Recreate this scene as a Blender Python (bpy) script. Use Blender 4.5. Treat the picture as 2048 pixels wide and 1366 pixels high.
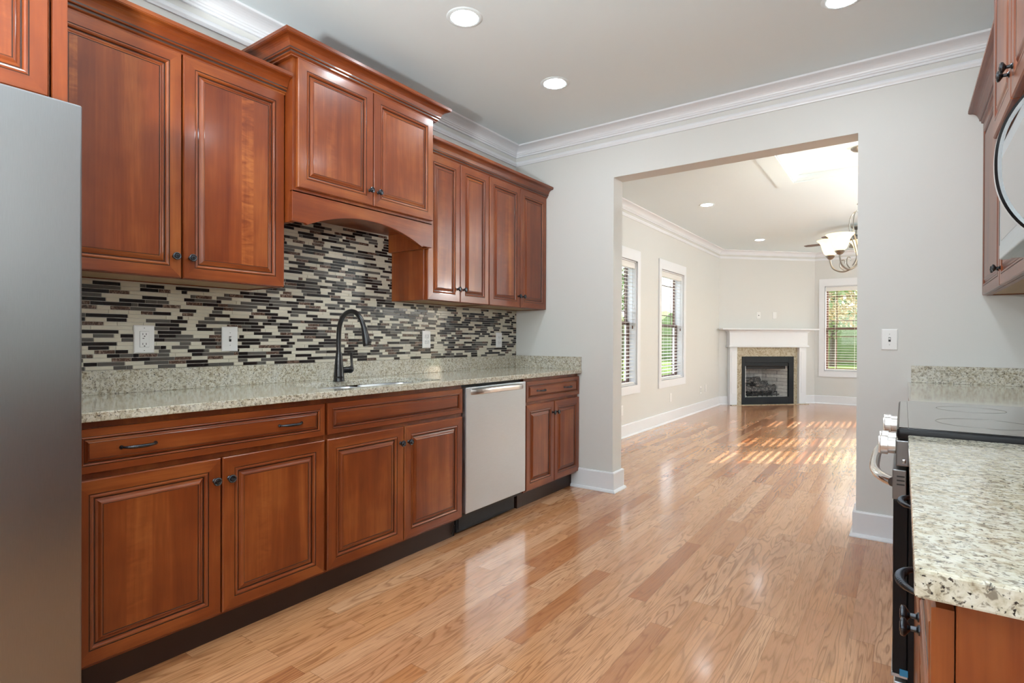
import bpy, bmesh, math, random
from mathutils import Vector, Matrix
for o in list(bpy.data.objects): bpy.data.objects.remove(o, do_unlink=True)
C = bpy.context.scene.collection
S = bpy.context.scene
PI = math.pi

# ---------------------------------------------------------------- camera
CAM_H = 1.145
yaw, pit, rol = math.radians(35.45), math.radians(0.21), math.radians(0.216)
F = Vector((-math.sin(yaw)*math.cos(pit), math.cos(yaw)*math.cos(pit), -math.sin(pit)))
R0 = Vector((math.cos(yaw), math.sin(yaw), 0)); U0 = R0.cross(F)
Rv = math.cos(rol)*R0 + math.sin(rol)*U0
Uv = -math.sin(rol)*R0 + math.cos(rol)*U0
cd = bpy.data.cameras.new('camera'); cam = bpy.data.objects.new('camera', cd); C.objects.link(cam)
cd.sensor_width = 36; cd.lens = 36*1100/2048; cd.clip_start = 0.02; cd.clip_end = 300
mw = Matrix((Rv, Uv, -F)).transposed().to_4x4(); mw.translation = Vector((0, 0, CAM_H))
cam.matrix_world = mw
S.camera = cam

# ---------------------------------------------------------------- world, sun, exposure
w = bpy.data.worlds.new('world'); S.world = w; w.use_nodes = True
nt = w.node_tree; nt.nodes.clear()
sky = nt.nodes.new('ShaderNodeTexSky'); sky.sky_type = 'NISHITA'; sky.sun_disc = False
sky.sun_elevation = math.radians(27); sky.sun_rotation = math.atan2(1, .68); sky.air_density = 1.0; sky.dust_density = 3.0
wb = nt.nodes.new('ShaderNodeMix'); wb.data_type = 'RGBA'; wb.inputs[0].default_value = .55
wb.inputs[7].default_value = (6.2, 6.3, 6.4, 1)
bg = nt.nodes.new('ShaderNodeBackground'); bg.inputs[1].default_value = 0.55
wo = nt.nodes.new('ShaderNodeOutputWorld')
nt.links.new(sky.outputs[0], wb.inputs[6]); nt.links.new(wb.outputs[2], bg.inputs[0]); nt.links.new(bg.outputs[0], wo.inputs[0])
sd = bpy.data.lights.new('sun', 'SUN'); sd.energy = 14; sd.angle = math.radians(.2); sd.color = (1, .93, .82)
so = bpy.data.objects.new('sun', sd); C.objects.link(so)
sdir = Vector((1, .68, .62)).normalized()
so.rotation_euler = sdir.to_track_quat('Z', 'Y').to_euler(); so.location = (20, 20, 15)
LAMP_E = 80.0
S.view_settings.view_transform = 'Standard'; S.view_settings.look = 'None'
S.view_settings.exposure = 0.62; S.view_settings.gamma = 1; S.view_settings.use_curve_mapping = False

# ---------------------------------------------------------------- materials
class NT:
    def __init__(s, name):
        s.m = bpy.data.materials.new(name); s.m.use_nodes = True; s.t = s.m.node_tree; s.n = s.t.nodes
        s.b = s.n['Principled BSDF']; s.out = s.n['Material Output']
    def node(s, typ, **k):
        x = s.n.new(typ)
        for a, v in k.items(): setattr(x, a, v)
        return x
    def link(s, a, b): s.t.links.new(a, b)
    def math(s, op, a, b=None, c=None):
        x = s.n.new('ShaderNodeMath'); x.operation = op
        for i, v in enumerate((a, b, c)):
            if v is None: continue
            if isinstance(v, (int, float)): x.inputs[i].default_value = v
            else: s.link(v, x.inputs[i])
        return x.outputs[0]
    def pos(s): return s.n.new('ShaderNodeNewGeometry').outputs['Position']
    def map(s, vec, scale=(1, 1, 1), loc=(0, 0, 0)):
        x = s.n.new('ShaderNodeMapping'); s.link(vec, x.inputs[0])
        x.inputs['Scale'].default_value = scale; x.inputs['Location'].default_value = loc
        return x.outputs[0]
    def noise(s, vec, scale=1, detail=2, rough=.5, dist=0, col=False):
        x = s.n.new('ShaderNodeTexNoise'); s.link(vec, x.inputs['Vector'])
        x.inputs['Scale'].default_value = scale; x.inputs['Detail'].default_value = detail
        x.inputs['Roughness'].default_value = rough; x.inputs['Distortion'].default_value = dist
        return x.outputs[1 if col else 0]
    def white(s, vec=None, w=None, dim='3D'):
        x = s.n.new('ShaderNodeTexWhiteNoise'); x.noise_dimensions = dim
        if vec is not None: s.link(vec, x.inputs['Vector'])
        if w is not None: s.link(w, x.inputs['W'])
        return x.outputs['Value'], x.outputs['Color']
    def ramp(s, fac, stops, interp='LINEAR'):
        x = s.n.new('ShaderNodeValToRGB'); s.link(fac, x.inputs[0]); e = x.color_ramp.elements; x.color_ramp.interpolation = interp
        while len(e) < len(stops): e.new(.5)
        for i, (p, c) in enumerate(stops): e[i].position = p; e[i].color = (*c, 1) if len(c) == 3 else c
        return x.outputs[0]
    def mix(s, fac, a, b, mode='MIX'):
        x = s.n.new('ShaderNodeMix'); x.data_type = 'RGBA'; x.blend_type = mode
        for i, v in ((0, fac), (6, a), (7, b)):
            if isinstance(v, (int, float)): x.inputs[i].default_value = v
            elif isinstance(v, tuple): x.inputs[i].default_value = (*v, 1)
            else: s.link(v, x.inputs[i])
        return x.outputs[2]
    def sep(s, v):
        x = s.n.new('ShaderNodeSeparateXYZ'); s.link(v, x.inputs[0]); return x.outputs
    def comb(s, *v):
        x = s.n.new('ShaderNodeCombineXYZ')
        for i, q in enumerate(v):
            if isinstance(q, (int, float)): x.inputs[i].default_value = q
            else: s.link(q, x.inputs[i])
        return x.outputs[0]
    def bump(s, h, st=.1, dist=.01):
        x = s.n.new('ShaderNodeBump'); x.inputs['Strength'].default_value = st; x.inputs['Distance'].default_value = dist
        s.link(h, x.inputs['Height']); s.link(x.outputs[0], s.b.inputs['Normal'])
    def set(s, **k):
        names = dict(col='Base Color', rough='Roughness', metal='Metallic', coat='Coat Weight', coatr='Coat Roughness', aniso='Anisotropic', spec='Specular IOR Level', trans='Transmission Weight', ior='IOR')
        for a, v in k.items():
            i = s.b.inputs[names[a]]
            if isinstance(v, (int, float)): i.default_value = v
            elif isinstance(v, tuple): i.default_value = (*v, 1)
            else: s.link(v, i)
        return s

def plain(name, col, rough=.5, metal=0, coat=0, coatr=.05, vary=0.0, scale=8, bump=0, **k):
    m = NT(name); p = m.pos()
    n = m.noise(p, scale, 3)
    f = m.math('MULTIPLY_ADD', n, 2*vary, 1-vary)
    x = m.node('ShaderNodeVectorMath', operation='SCALE'); x.inputs[0].default_value = col; m.link(f, x.inputs['Scale'])
    m.set(col=x.outputs[0], rough=rough, metal=metal, coat=coat, coatr=coatr, **k)
    if bump: m.bump(m.noise(p, 260, 2), bump, .001)
    return m.m

def emit(name, col, st):
    m = NT(name); m.b.inputs['Emission Color'].default_value = (*col, 1); m.b.inputs['Emission Strength'].default_value = st
    m.set(col=(.9, .9, .9), rough=.5); return m.m

def wood(name, axis, strips=0, tone=1.0, c=((.10, .014, .002), (.198, .040, .0065), (.40, .125, .028))):
    m = NT(name); p = m.pos()
    oi = m.node('ShaderNodeObjectInfo').outputs['Random']
    off = m.math('MULTIPLY', oi, 7.3)
    ov = m.comb(off, off, off)
    add = m.node('ShaderNodeVectorMath', operation='ADD'); m.link(p, add.inputs[0]); m.link(ov, add.inputs[1]); p = add.outputs[0]
    al, ac = .8, 9.0
    sc = {'z': (ac, ac, al), 'y': (ac, al, ac), 'x': (al, ac, ac)}[axis]
    n1 = m.noise(m.map(p, sc), 1, 5, .6, .6)
    fs = {'z': (130, 130, 5), 'y': (130, 5, 130), 'x': (5, 130, 130)}[axis]
    n2 = m.noise(m.map(p, fs), 1, 3, .6)
    blot = m.noise(p, 3.2, 3, .6)
    v = m.math('ADD', m.math('MULTIPLY', n1, .65), m.math('MULTIPLY', blot, .35))
    if strips:
        y = m.sep(p)[1]
        y2 = m.math('ADD', y, m.math('MULTIPLY', m.math('SINE', m.math('MULTIPLY', y, 23)), .02))
        idn = m.math('FLOOR', m.math('MULTIPLY', y2, 13.5))
        r, _ = m.white(w=idn, dim='1D')
        v = m.math('ADD', v, m.math('MULTIPLY', m.math('SUBTRACT', r, .5), .26*strips))
        fl = m.noise(m.map(p, (6, 9, 26)), 1, 3, .55, 1.2)
        fsel = m.math('GREATER_THAN', r, .62)
        v = m.math('ADD', v, m.math('MULTIPLY', m.math('MULTIPLY', m.math('SUBTRACT', fl, .5), fsel), .5*strips))
    v = m.math('ADD', v, m.math('MULTIPLY', m.math('SUBTRACT', n2, .5), .12))
    t = [tuple(q*tone for q in k) for k in c]
    col = m.ramp(v, [(.26, t[0]), (.5, t[1]), (.76, t[2])])
    m.set(col=col, rough=.36, coat=.32, coatr=.16, spec=.4)
    return m.m

M = {}
M['wood_v'] = wood('cherry_vertical', 'z'); M['wood_p'] = wood('cherry_panel', 'z', .3); M['wood_f'] = wood('cherry_figured_panel', 'z', 1.15); M['wood_h'] = wood('cherry_horizontal', 'y')
M['glaze'] = plain('dark_glaze', (.035, .012, .006), .4, coat=.3, vary=.2)
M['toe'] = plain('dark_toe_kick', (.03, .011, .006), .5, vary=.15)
M['inside'] = plain('raw_plywood', (.42, .29, .17), .6, vary=.12, scale=14)
M['wall'] = plain('wall_paint', (.67, .672, .65), .6, vary=.006, bump=.02)
M['ceil'] = plain('ceiling_paint', (.77, .87, .905), .7, vary=.004)
M['trim'] = plain('trim_paint', (.80, .82, .85), .35, vary=.004)
M['white'] = plain('white_plastic', (.80, .80, .79), .3, vary=.0)
M['slot'] = plain('dark_slot', (.03, .03, .03), .5)
M['bronze'] = plain('aged_bronze', (.07, .075, .085), .25, metal=.9, vary=.25, scale=220)
M['blackmetal'] = plain('oil_black_metal', (.012, .012, .013), .28, metal=.3, coat=.4, coatr=.15)
M['black'] = plain('black_enamel', (.004, .004, .005), .3, spec=.25)
M['blackmatte'] = plain('black_matte', (.012, .012, .014), .55)
M['glassblack'] = plain('black_glass', (.02, .02, .022), .04, coat=1, coatr=.02)
M['chrome'] = plain('chrome', (.75, .76, .78), .1, metal=1)
M['fpmetal'] = plain('dark_blue_grey_metal', (.010, .014, .018), .45, spec=.3)
M['edge_glint'] = plain('painted_edge_glint', (.8, .8, .8), .3, metal=.3)
M['bluefilm'] = plain('blue_protective_film', (.03, .22, .42), .3)
M['sash'] = plain('brown_sash', (.105, .05, .035), .45, vary=.1)
M['slat'] = plain('white_slat', (.80, .79, .76), .45)
M['nickel'] = plain('brushed_nickel', (.33, .32, .30), .3, metal=.9)
M['bark'] = plain('bark', (.09, .07, .055), .9, vary=.3, scale=20)
M['leaf'] = plain('leaf', (.12, .19, .06), .6, vary=.4, scale=3)
M['leaf2'] = plain('autumn_leaf', (.33, .25, .09), .6, vary=.4, scale=3)
M['grass'] = plain('grass', (.12, .18, .055), 1, vary=.35, scale=1.5, spec=0)
M['concrete'] = plain('pale_concrete', (.62, .62, .60), .8, vary=.06)
M['knobsteel'] = plain('satin_knob_metal', (.72, .70, .68), .3, metal=1)
M['sinksteel'] = plain('sink_steel', (.72, .75, .78), .35, metal=.75)
M['siding'] = plain('pale_siding', (.6, .6, .58), .7, vary=.03)

def steel(name, col, rough, sc, amp=.05):
    m = NT(name); p = m.pos()
    n = m.noise(m.map(p, sc), 1, 4, .6)
    m.set(col=m.ramp(n, [(.2, tuple(c*.94 for c in col)), (.8, tuple(c*1.05 for c in col))]), metal=1,
          rough=m.math('MULTIPLY_ADD', n, amp*2, rough-amp), aniso=.5)
    return m.m
M['steel'] = steel('brushed_steel', (.62, .62, .61), .27, (3, 400, 3))
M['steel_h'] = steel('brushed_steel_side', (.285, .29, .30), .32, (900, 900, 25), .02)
M['steel_dw'] = steel('brushed_steel_light', (.59, .645, .695), .4, (600, 20, 600), .02)

def granite():
    m = NT('granite'); p = m.pos()
    a = m.noise(p, 62, 4, .62, .4)
    base = m.ramp(a, [(.28, (.22, .17, .11)), (.38, (.42, .37, .27)), (.50, (.57, .535, .43)), (.62, (.66, .64, .56)), (.76, (.54, .53, .50))])
    b = m.noise(m.map(p, (1, 1, 1), (3, 5, 1)), 120, 3, .6, .6)
    base = m.mix(m.ramp(b, [(.37, (.85,)*3), (.46, (0, 0, 0))]), base, (.16, .13, .095))
    d = m.noise(m.map(p, (1, 1, 1), (9, 2, 4)), 170, 3, .6, .3)
    base = m.mix(m.ramp(d, [(.33, (1, 1, 1)), (.39, (0, 0, 0))]), base, (.03, .025, .022))
    e = m.noise(m.map(p, (1, 1, 1), (1, 8, 4)), 9, 3, .6, .3)
    base = m.mix(m.ramp(e, [(.45, (0, 0, 0)), (.7, (.3,)*3)]), base, (.55, .56, .53))
    m.set(col=base, rough=.1, coat=.3, coatr=.04)
    return m.m
M['granite'] = granite()

def stone():
    m = NT('marble_surround'); p = m.pos()
    a = m.noise(p, 9, 5, .6, 3.5)
    m.set(col=m.ramp(a, [(.3, (.25, .19, .12)), (.45, (.42, .35, .24)), (.6, (.56, .50, .38)), (.8, (.36, .31, .22))]), rough=.2)
    return m.m
M['stone'] = stone()
def brickm():
    m = NT('firebrick'); p = m.pos()
    x, y, z = m.sep(p)
    d = m.math('MULTIPLY', m.math('ADD', x, y), .7071)
    b = m.node('ShaderNodeTexBrick'); m.link(m.comb(d, z, 0), b.inputs['Vector'])
    b.inputs['Color1'].default_value = (.72, .71, .68, 1); b.inputs['Color2'].default_value = (.6, .59, .57, 1); b.inputs['Mortar'].default_value = (.3, .3, .3, 1)
    b.inputs['Scale'].default_value = 1; b.inputs['Brick Width'].default_value = .2; b.inputs['Row Height'].default_value = .065; b.inputs['Mortar Size'].default_value = .004
    n = m.noise(p, 25, 4)
    m.set(col=m.mix(.5, b.outputs[0], m.ramp(n, [(.3, (.45,)*3), (.7, (.9,)*3)]), 'MULTIPLY'), rough=.9)
    return m.m
M['brick'] = brickm()
def logm():
    m = NT('charred_log'); p = m.pos(); n = m.noise(p, 30, 5, .7, 1)
    m.set(col=m.ramp(n, [(.32, (.015, .015, .018)), (.5, (.075, .073, .073)), (.68, (.36, .33, .30))]), rough=.9); m.bump(n, .6, .02)
    return m.m
M['log'] = logm()
M['t_cream'] = plain('cream_glass_tile', (.60, .56, .455), .28, coat=.15, coatr=.1, vary=.05, scale=30)
M['t_dark'] = plain('dark_glass_tile', (.012, .008, .008), .25, coat=.12, coatr=.1, spec=.3, vary=.3, scale=20)
M['t_grey'] = plain('taupe_glass_tile', (.095, .087, .078), .25, coat=.15, coatr=.1, spec=.4, vary=.2, scale=20)
M['grout'] = plain('grout', (.62, .59, .52), .8)
def tmarb():
    m = NT('brown_marble_tile'); n = m.noise(m.pos(), 60, 5, .7, 2)
    m.set(col=m.ramp(n, [(.32, (.03, .015, .01)), (.52, (.10, .055, .038)), (.62, (.34, .25, .2))]), rough=.18); return m.m
M['t_marble'] = tmarb()

def floor_mat():
    m = NT('oak_floor'); p = m.pos(); x, y, z = m.sep(p)
    W = .083
    u = m.math('DIVIDE', x, W); row = m.math('FLOOR', u); fu = m.math('FRACT', u)
    r1, _ = m.white(w=row, dim='1D')
    L = m.math('MULTIPLY_ADD', r1, .5, .75)
    v = m.math('ADD', m.math('DIVIDE', y, L), m.math('MULTIPLY', r1, 37.7)); seg = m.math('FLOOR', v); fv = m.math('FRACT', v)
    rb, rc = m.white(vec=m.comb(row, seg, 0))
    r2, _ = m.white(vec=m.comb(seg, row, 5.5))
    r3, _ = m.white(vec=m.comb(seg, row, 9.5))
    # board space
    bx = m.math('ADD', m.math('MULTIPLY', fu, W), m.math('MULTIPLY', rb, 31.0))
    by = m.math('ADD', y, m.math('MULTIPLY', r2, 53.0))
    xs = m.math('MULTIPLY_ADD', m.math('POWER', r3, 1.5), 14, 7)
    n = m.noise(m.comb(m.math('MULTIPLY', bx, xs), m.math('MULTIPLY', by, .95), rb), 1, 3, .5, .25)
    ring = m.math('FRACT', m.math('MULTIPLY', n, 15))
    line = m.ramp(ring, [(0, (1, 1, 1)), (.08, (.75,)*3), (.3, (.1,)*3), (.8, (0, 0, 0)), (1, (.9,)*3)])
    pores = m.noise(m.comb(m.math('MULTIPLY', bx, 420), m.math('MULTIPLY', by, 11), 0), 1, 2, .7)
    pl = m.ramp(pores, [(.38, (1, 1, 1)), (.5, (0, 0, 0))])
    tone = m.ramp(rb, [(0, (.52, .215, .085)), (.15, (.70, .375, .195)), (.4, (.62, .295, .13)), (.65, (.74, .425, .24)), (.85, (.43, .155, .055)), (1, (.66, .33, .155))])
    big = m.noise(m.comb(m.math('MULTIPLY', bx, 9), m.math('MULTIPLY', by, 1.3), 3), 1, 3, .6)
    col = m.mix(m.ramp(big, [(.3, (.35,)*3), (.6, (0, 0, 0))]), tone, (.36, .135, .045))
    amt = m.math("MULTIPLY_ADD", r2, .35, .38)
    lsep = m.math('MULTIPLY', line, amt)
    col = m.mix(lsep, col, (.21, .075, .028))
    col = m.mix(m.math('MULTIPLY', pl, .22), col, (.22, .085, .03))
    e1 = m.math('LESS_THAN', fu, .012); e2 = m.math('LESS_THAN', m.math('MULTIPLY', fv, L), .0015)
    gap = m.math('MAXIMUM', e1, e2)
    col = m.mix(m.math('MULTIPLY', gap, .6), col, (.1, .035, .015))
    m.set(col=col, rough=m.math('MULTIPLY_ADD', line, .05, .155), coat=.35, coatr=.1)
    c1 = m.math('SUBTRACT', fu, .5); cup = m.math('MULTIPLY', m.math('MULTIPLY', c1, c1), -.9)
    tilt = m.math('MULTIPLY', m.math('MULTIPLY', c1, m.math('SUBTRACT', r3, .5)), .55)
    h = m.math('ADD', m.math('ADD', cup, tilt), m.math('MULTIPLY', line, -.03))
    h = m.math('ADD', h, m.math('MULTIPLY', m.noise(m.map(p, (3.5, 1.2, 1)), 1, 2), .3))
    m.bump(h, .32, .0035)
    return m.m
M['floor'] = floor_mat()

def glass_mat():
    m = NT('window_glass'); m.n.remove(m.b)
    t = m.node('ShaderNodeBsdfTransparent'); g = m.node('ShaderNodeBsdfGlossy'); g.inputs['Roughness'].default_value = .02
    x = m.node('ShaderNodeMixShader'); x.inputs[0].default_value = .05
    m.link(t.outputs[0], x.inputs[1]); m.link(g.outputs[0], x.inputs[2]); m.link(x.outputs[0], m.out.inputs[0]); return m.m
M['glass'] = glass_mat()
def shade_mat():
    m = NT('frosted_alabaster_glass'); m.b.inputs['Emission Color'].default_value = (1, .72, .38, 1); m.b.inputs['Emission Strength'].default_value = 1.1
    n = m.noise(m.pos(), 12, 3); m.set(col=m.ramp(n, [(.3, (.85, .72, .5)), (.7, (.95, .88, .72))]), rough=.3); return m.m
M['shade'] = shade_mat()
M['lamp'] = emit('lit_lens', (.84, .93, 1), LAMP_E)
M['lamp_far'] = emit('lit_lens_living', (.84, .93, 1), LAMP_E*.22)

# ---------------------------------------------------------------- mesh helpers
class MB:
    """collects shapes (world or local coords) for ONE mesh"""
    def __init__(s): s.bm = bmesh.new()
    def quad(s, vs, mi=0):
        f = s.bm.faces.new([s.bm.verts.new(v) for v in vs]); f.material_index = mi; return f
    def box(s, x0, x1, y0, y1, z0, z1, mi=0, bev=0, seg=2, fn=None):
        v = [(x, y, z) for x in (min(x0, x1), max(x0, x1)) for y in (min(y0, y1), max(y0, y1)) for z in (min(z0, z1), max(z0, z1))]
        if fn: v = [fn(*q) for q in v]
        vs = [s.bm.verts.new(q) for q in v]
        fs = [s.bm.faces.new([vs[i] for i in q]) for q in ((0, 1, 3, 2), (4, 6, 7, 5), (0, 4, 5, 1), (2, 3, 7, 6), (0, 2, 6, 4), (1, 5, 7, 3))]
        for f in fs: f.material_index = mi
        if bev:
            ed = list({e for f in fs for e in f.edges})
            r = bmesh.ops.bevel(s.bm, geom=ed, offset=bev, segments=seg, affect='EDGES', profile=.5)
            for f in r['faces']: f.material_index = mi
        return s
    def lathe(s, prof, o=(0, 0, 0), axis='z', n=24, mi=0, cap=True, M3=None):
        ax = {'z': Matrix.Identity(3), 'x': Matrix(((0, 0, 1), (0, 1, 0), (-1, 0, 0))), '-x': Matrix(((0, 0, -1), (0, 1, 0), (1, 0, 0))),
              'y': Matrix(((1, 0, 0), (0, 0, 1), (0, -1, 0))), '-y': Matrix(((1, 0, 0), (0, 0, -1), (0, 1, 0)))}[axis]
        if M3: ax = M3
        rings = []
        for r, h in prof:
            rings.append([s.bm.verts.new(ax @ Vector((r*math.cos(2*PI*i/n), r*math.sin(2*PI*i/n), h)) + Vector(o)) for i in range(n)])
        for a, b in zip(rings, rings[1:]):
            for i in range(n):
                f = s.bm.faces.new((a[i], a[(i+1) % n], b[(i+1) % n], b[i])); f.material_index = mi
        if cap:
            for rg in (rings[0], rings[-1]):
                f = s.bm.faces.new(rg); f.material_index = mi
        return s
    def tube(s, pts, rad, n=10, mi=0, cap=True, flat=1.0):
        pts = [Vector(p) for p in pts]; rings = []; up = None
        rr = rad if isinstance(rad, (list, tuple)) else [rad]*len(pts)
        for i, p in enumerate(pts):
            t = (pts[min(i+1, len(pts)-1)] - pts[max(i-1, 0)]).normalized()
            if up is None:
                up = t.orthogonal().normalized()
            up = (up - t*up.dot(t)).normalized(); sd_ = t.cross(up)
            rings.append([s.bm.verts.new(p + up*rr[i]*math.cos(2*PI*k/n)*flat + sd_*rr[i]*math.sin(2*PI*k/n)) for k in range(n)])
        for a, b in zip(rings, rings[1:]):
            for k in range(n):
                f = s.bm.faces.new((a[k], a[(k+1) % n], b[(k+1) % n], b[k])); f.material_index = mi
        if cap:
            for rg in (rings[0], rings[-1]): f = s.bm.faces.new(rg); f.material_index = mi
        return s
    def sweep(s, path, prof, mis=None, closed=False, flip=1):
        """prof: (out, z) closed polygon; path: (x, y) points; out is to the RIGHT of travel"""
        P = [Vector(p) for p in path]; n = len(P); rings = []
        for i, p in enumerate(P):
            a = (P[i] - P[i-1]).normalized() if (i > 0 or closed) else None
            b = (P[(i+1) % n] - P[i]).normalized() if (i < n-1 or closed) else None
            if a is None: a = b
            if b is None: b = a
            na = Vector((a.y, -a.x))*flip; nb = Vector((b.y, -b.x))*flip
            mm = (na + nb); k = 1/max(.2, (1 + na.dot(nb))); mm = mm*k
            rings.append([s.bm.verts.new((p.x + mm.x*o, p.y + mm.y*o, z)) for o, z in prof])
        m = len(prof); rng = range(n if closed else n-1)
        for i in rng:
            A, B = rings[i], rings[(i+1) % n]
            for k in range(m):
                f = s.bm.faces.new((A[k], A[(k+1) % m], B[(k+1) % m], B[k])); f.material_index = mis[k] if mis else 0
        if not closed:
            s.bm.faces.new(rings[0]); s.bm.faces.new(rings[-1])
        return s
    def prism(s, poly, a, b, fn, mi=0):
        """poly of (p,q); fn(p,q,t)->xyz; extruded t=a..b"""
        A = [s.bm.verts.new(fn(p, q, a)) for p, q in poly]; B = [s.bm.verts.new(fn(p, q, b)) for p, q in poly]
        for vs in (A, B): f = s.bm.faces.new(vs); f.material_index = mi
        n = len(poly)
        for i in range(n): f = s.bm.faces.new((A[i], A[(i+1) % n], B[(i+1) % n], B[i])); f.material_index = mi
        return s

def root(name, loc, label, cat, group=None, rotz=0):
    o = bpy.data.objects.new(name, None); C.objects.link(o); o.location = loc; o.rotation_euler = (0, 0, rotz)
    o.empty_display_size = .1
    o['label'] = label; o['category'] = cat
    if group: o['group'] = group
    return o
def base_root(o):
    while o.parent: o = o.parent
    return o
def mk(name, mb, mats, parent=None, smooth=False, local=False, loc=None, bev=0):
    me = bpy.data.meshes.new(name); bm = mb.bm
    bmesh.ops.recalc_face_normals(bm, faces=bm.faces[:])
    off = Vector((0, 0, 0))
    if parent is not None and not local: off = base_root(parent).location
    if off.length: bmesh.ops.translate(bm, verts=bm.verts[:], vec=-off)
    bm.to_mesh(me); bm.free()
    for k in (mats if isinstance(mats, (list, tuple)) else [mats]): me.materials.append(M[k])
    if smooth:
        for p in me.polygons: p.use_smooth = True
        try: me.set_sharp_from_angle(angle=math.radians(40))
        except Exception: pass
    o = bpy.data.objects.new(name, me); C.objects.link(o)
    if parent is not None: o.parent = parent
    if loc is not None: o.location = loc
    if bev:
        b = o.modifiers.new('bevel', 'BEVEL'); b.width = bev; b.segments = 2; b.limit_method = 'ANGLE'; b.angle_limit = math.radians(40)
    return o
def struct(name, mb, mats, **k):
    o = mk(name, mb, mats, **k)
    if o.parent is None: o['kind'] = 'structure'
    return o
def tag(o, label, cat, group=None):
    o['label'] = label; o['category'] = cat
    if group: o['group'] = group
    return o
def link_copy(o, parent=None, loc=None):
    c = o.copy(); C.objects.link(c)
    if parent is not None: c.parent = parent
    if loc is not None: c.location = loc
    return c
def copy_tree(o, parent=None):
    c = o.copy(); C.objects.link(c)
    if parent is not None: c.parent = parent
    for ch in list(o.children): copy_tree(ch, c)
    return c

# ---------------------------------------------------------------- plan of the place
XL, XR, YP, YP2 = -2.67, .66, 3.80, 3.955          # kitchen left/right walls, partition faces
CH = 2.743
FX, YB, YK = 2.3, 11.42, -2.6                      # far room right wall, back wall, kitchen rear wall
OX0, OX1, OZ = -1.775, -.223, 2.362                # opening
DC = Vector((XL, 10.08, 0)); DL = (YB-10.08)*2**.5 # diagonal wall start / length

def wall_grid(name, fn, u0, u1, z0, z1, t0, t1, holes, mat='wall'):
    us = sorted({u0, u1, *[h[0] for h in holes], *[h[1] for h in holes]}); zs = sorted({z0, z1, *[h[2] for h in holes], *[h[3] for h in holes]})
    mb = MB()
    for a, b in zip(us, us[1:]):
        for c, d in zip(zs, zs[1:]):
            if any(h[0] <= (a+b)/2 <= h[1] and h[2] <= (c+d)/2 <= h[3] for h in holes): continue
            mb.box(a, b, t0, t1, c, d, fn=fn)
    bmesh.ops.remove_doubles(mb.bm, verts=mb.bm.verts[:], dist=1e-5)
    seen = {}
    for f in list(mb.bm.faces): seen.setdefault(tuple(sorted(v.index for v in f.verts)), []).append(f)
    mb.bm.verts.index_update(); seen = {}
    for f in list(mb.bm.faces): seen.setdefault(frozenset(v.index for v in f.verts), []).append(f)
    for k, l in seen.items():
        if len(l) > 1:
            for f in l: mb.bm.faces.remove(f)
    return struct(name, mb, mat)
fy = lambda u, t, z: (t, u, z)     # wall along y (t = x)
fx = lambda u, t, z: (u, t, z)     # wall along x (t = y)

WZ0, WZ1 = .60, 2.10
LW = [(4.46, 5.38), (6.4-.92-.02, 6.375), (7.205, 8.12)]
LW = [(5.46, 6.375), (7.205, 8.12)]
RW = [(7.80, 8.64), (8.82, 9.56), (10.42, 11.22)]
wall_grid('wall_left', fy, YK, 10.08+.15, 0, 2.95, XL-.15, XL, [(a, b, WZ0, WZ1) for a, b in LW])
wall_grid('wall_partition', fx, XL, FX, 0, 2.743, YP, YP2, [(OX0, OX1, -.01, OZ), (.86, 2.14, .05, 2.3)])
wall_grid('wall_kitchen_right', fy, YK, YP, 0, CH, XR, XR+.12, [])
wall_grid('wall_kitchen_rear', fx, XL-.15, XR+.12, 0, CH, YK-.15, YK, [(-2.35, .30, .95, 2.25)])
BW = (-1.165, -.25)
wall_grid('wall_back', fx, XL+1.2, FX+.15, 0, 2.95, YB, YB+.15, [(BW[0], BW[1], .6, 2.125), (.55, 1.46, .6, 2.125)])
wall_grid('wall_right', fy, YP2-.155, YB, 0, 2.95, FX, FX+.15, [(a, b, .5, 2.5) for a, b in RW])
# diagonal chimney wall with a hole for the firebox (local s along wall, n into the room)
def dg(s, n, z): return (DC.x + (s+n)/2**.5, DC.y + (s-n)/2**.5, z)
FB = (.476, 1.36, .125, .69)
wall_grid('wall_diagonal', lambda u, t, z: dg(u, t, z), -.02, DL+.02, 0, 2.75, -.14, 0, [FB])
mb = MB(); mb.box(XL-.15, FX+.15, YK-.15, YB+.15, -.1, 0); struct('floor', mb, 'floor')
mb = MB(); mb.box(XL-.15, XR+.12, YK-.15, YP+.07, CH, CH+.12); struct('ceiling', mb, 'ceil')
# living/dining ceiling with a shallow tray over the dining spot
TX0, TX1, TY0, TY1, TH = -.90, .20, 4.85, 6.15, .05
mb = MB()
def rect_ring(mb, X0, X1, Y0, Y1, x0, x1, y0, y1, z0, z1):
    mb.box(X0, x0, Y0, Y1, z0, z1); mb.box(x1, X1, Y0, Y1, z0, z1); mb.box(x0, x1, Y0, y0, z0, z1); mb.box(x0, x1, y1, Y1, z0, z1)
rect_ring(mb, XL-.15, FX+.15, YP+.075, YB+.15, TX0, TX1, TY0, TY1, CH, CH+TH)
mb.box(XL-.15, FX+.15, YP+.075, YB+.15, CH+TH, CH+TH+.1)
struct('ceiling_living', mb, 'ceil')
mb = MB(); rect_ring(mb, TX0-.17, TX1+.17, TY0-.17, TY1+.17, TX0-.01, TX1+.01, TY0-.01, TY1+.01, CH-.012, CH)
mb.sweep([(TX0, TY0), (TX0, TY1), (TX1, TY1), (TX1, TY0)], [(0, CH-.004), (.012, CH), (.03, CH+.02), (.035, CH+TH), (0, CH+TH)], closed=True)
struct('trim_tray', mb, 'ceil')

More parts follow.
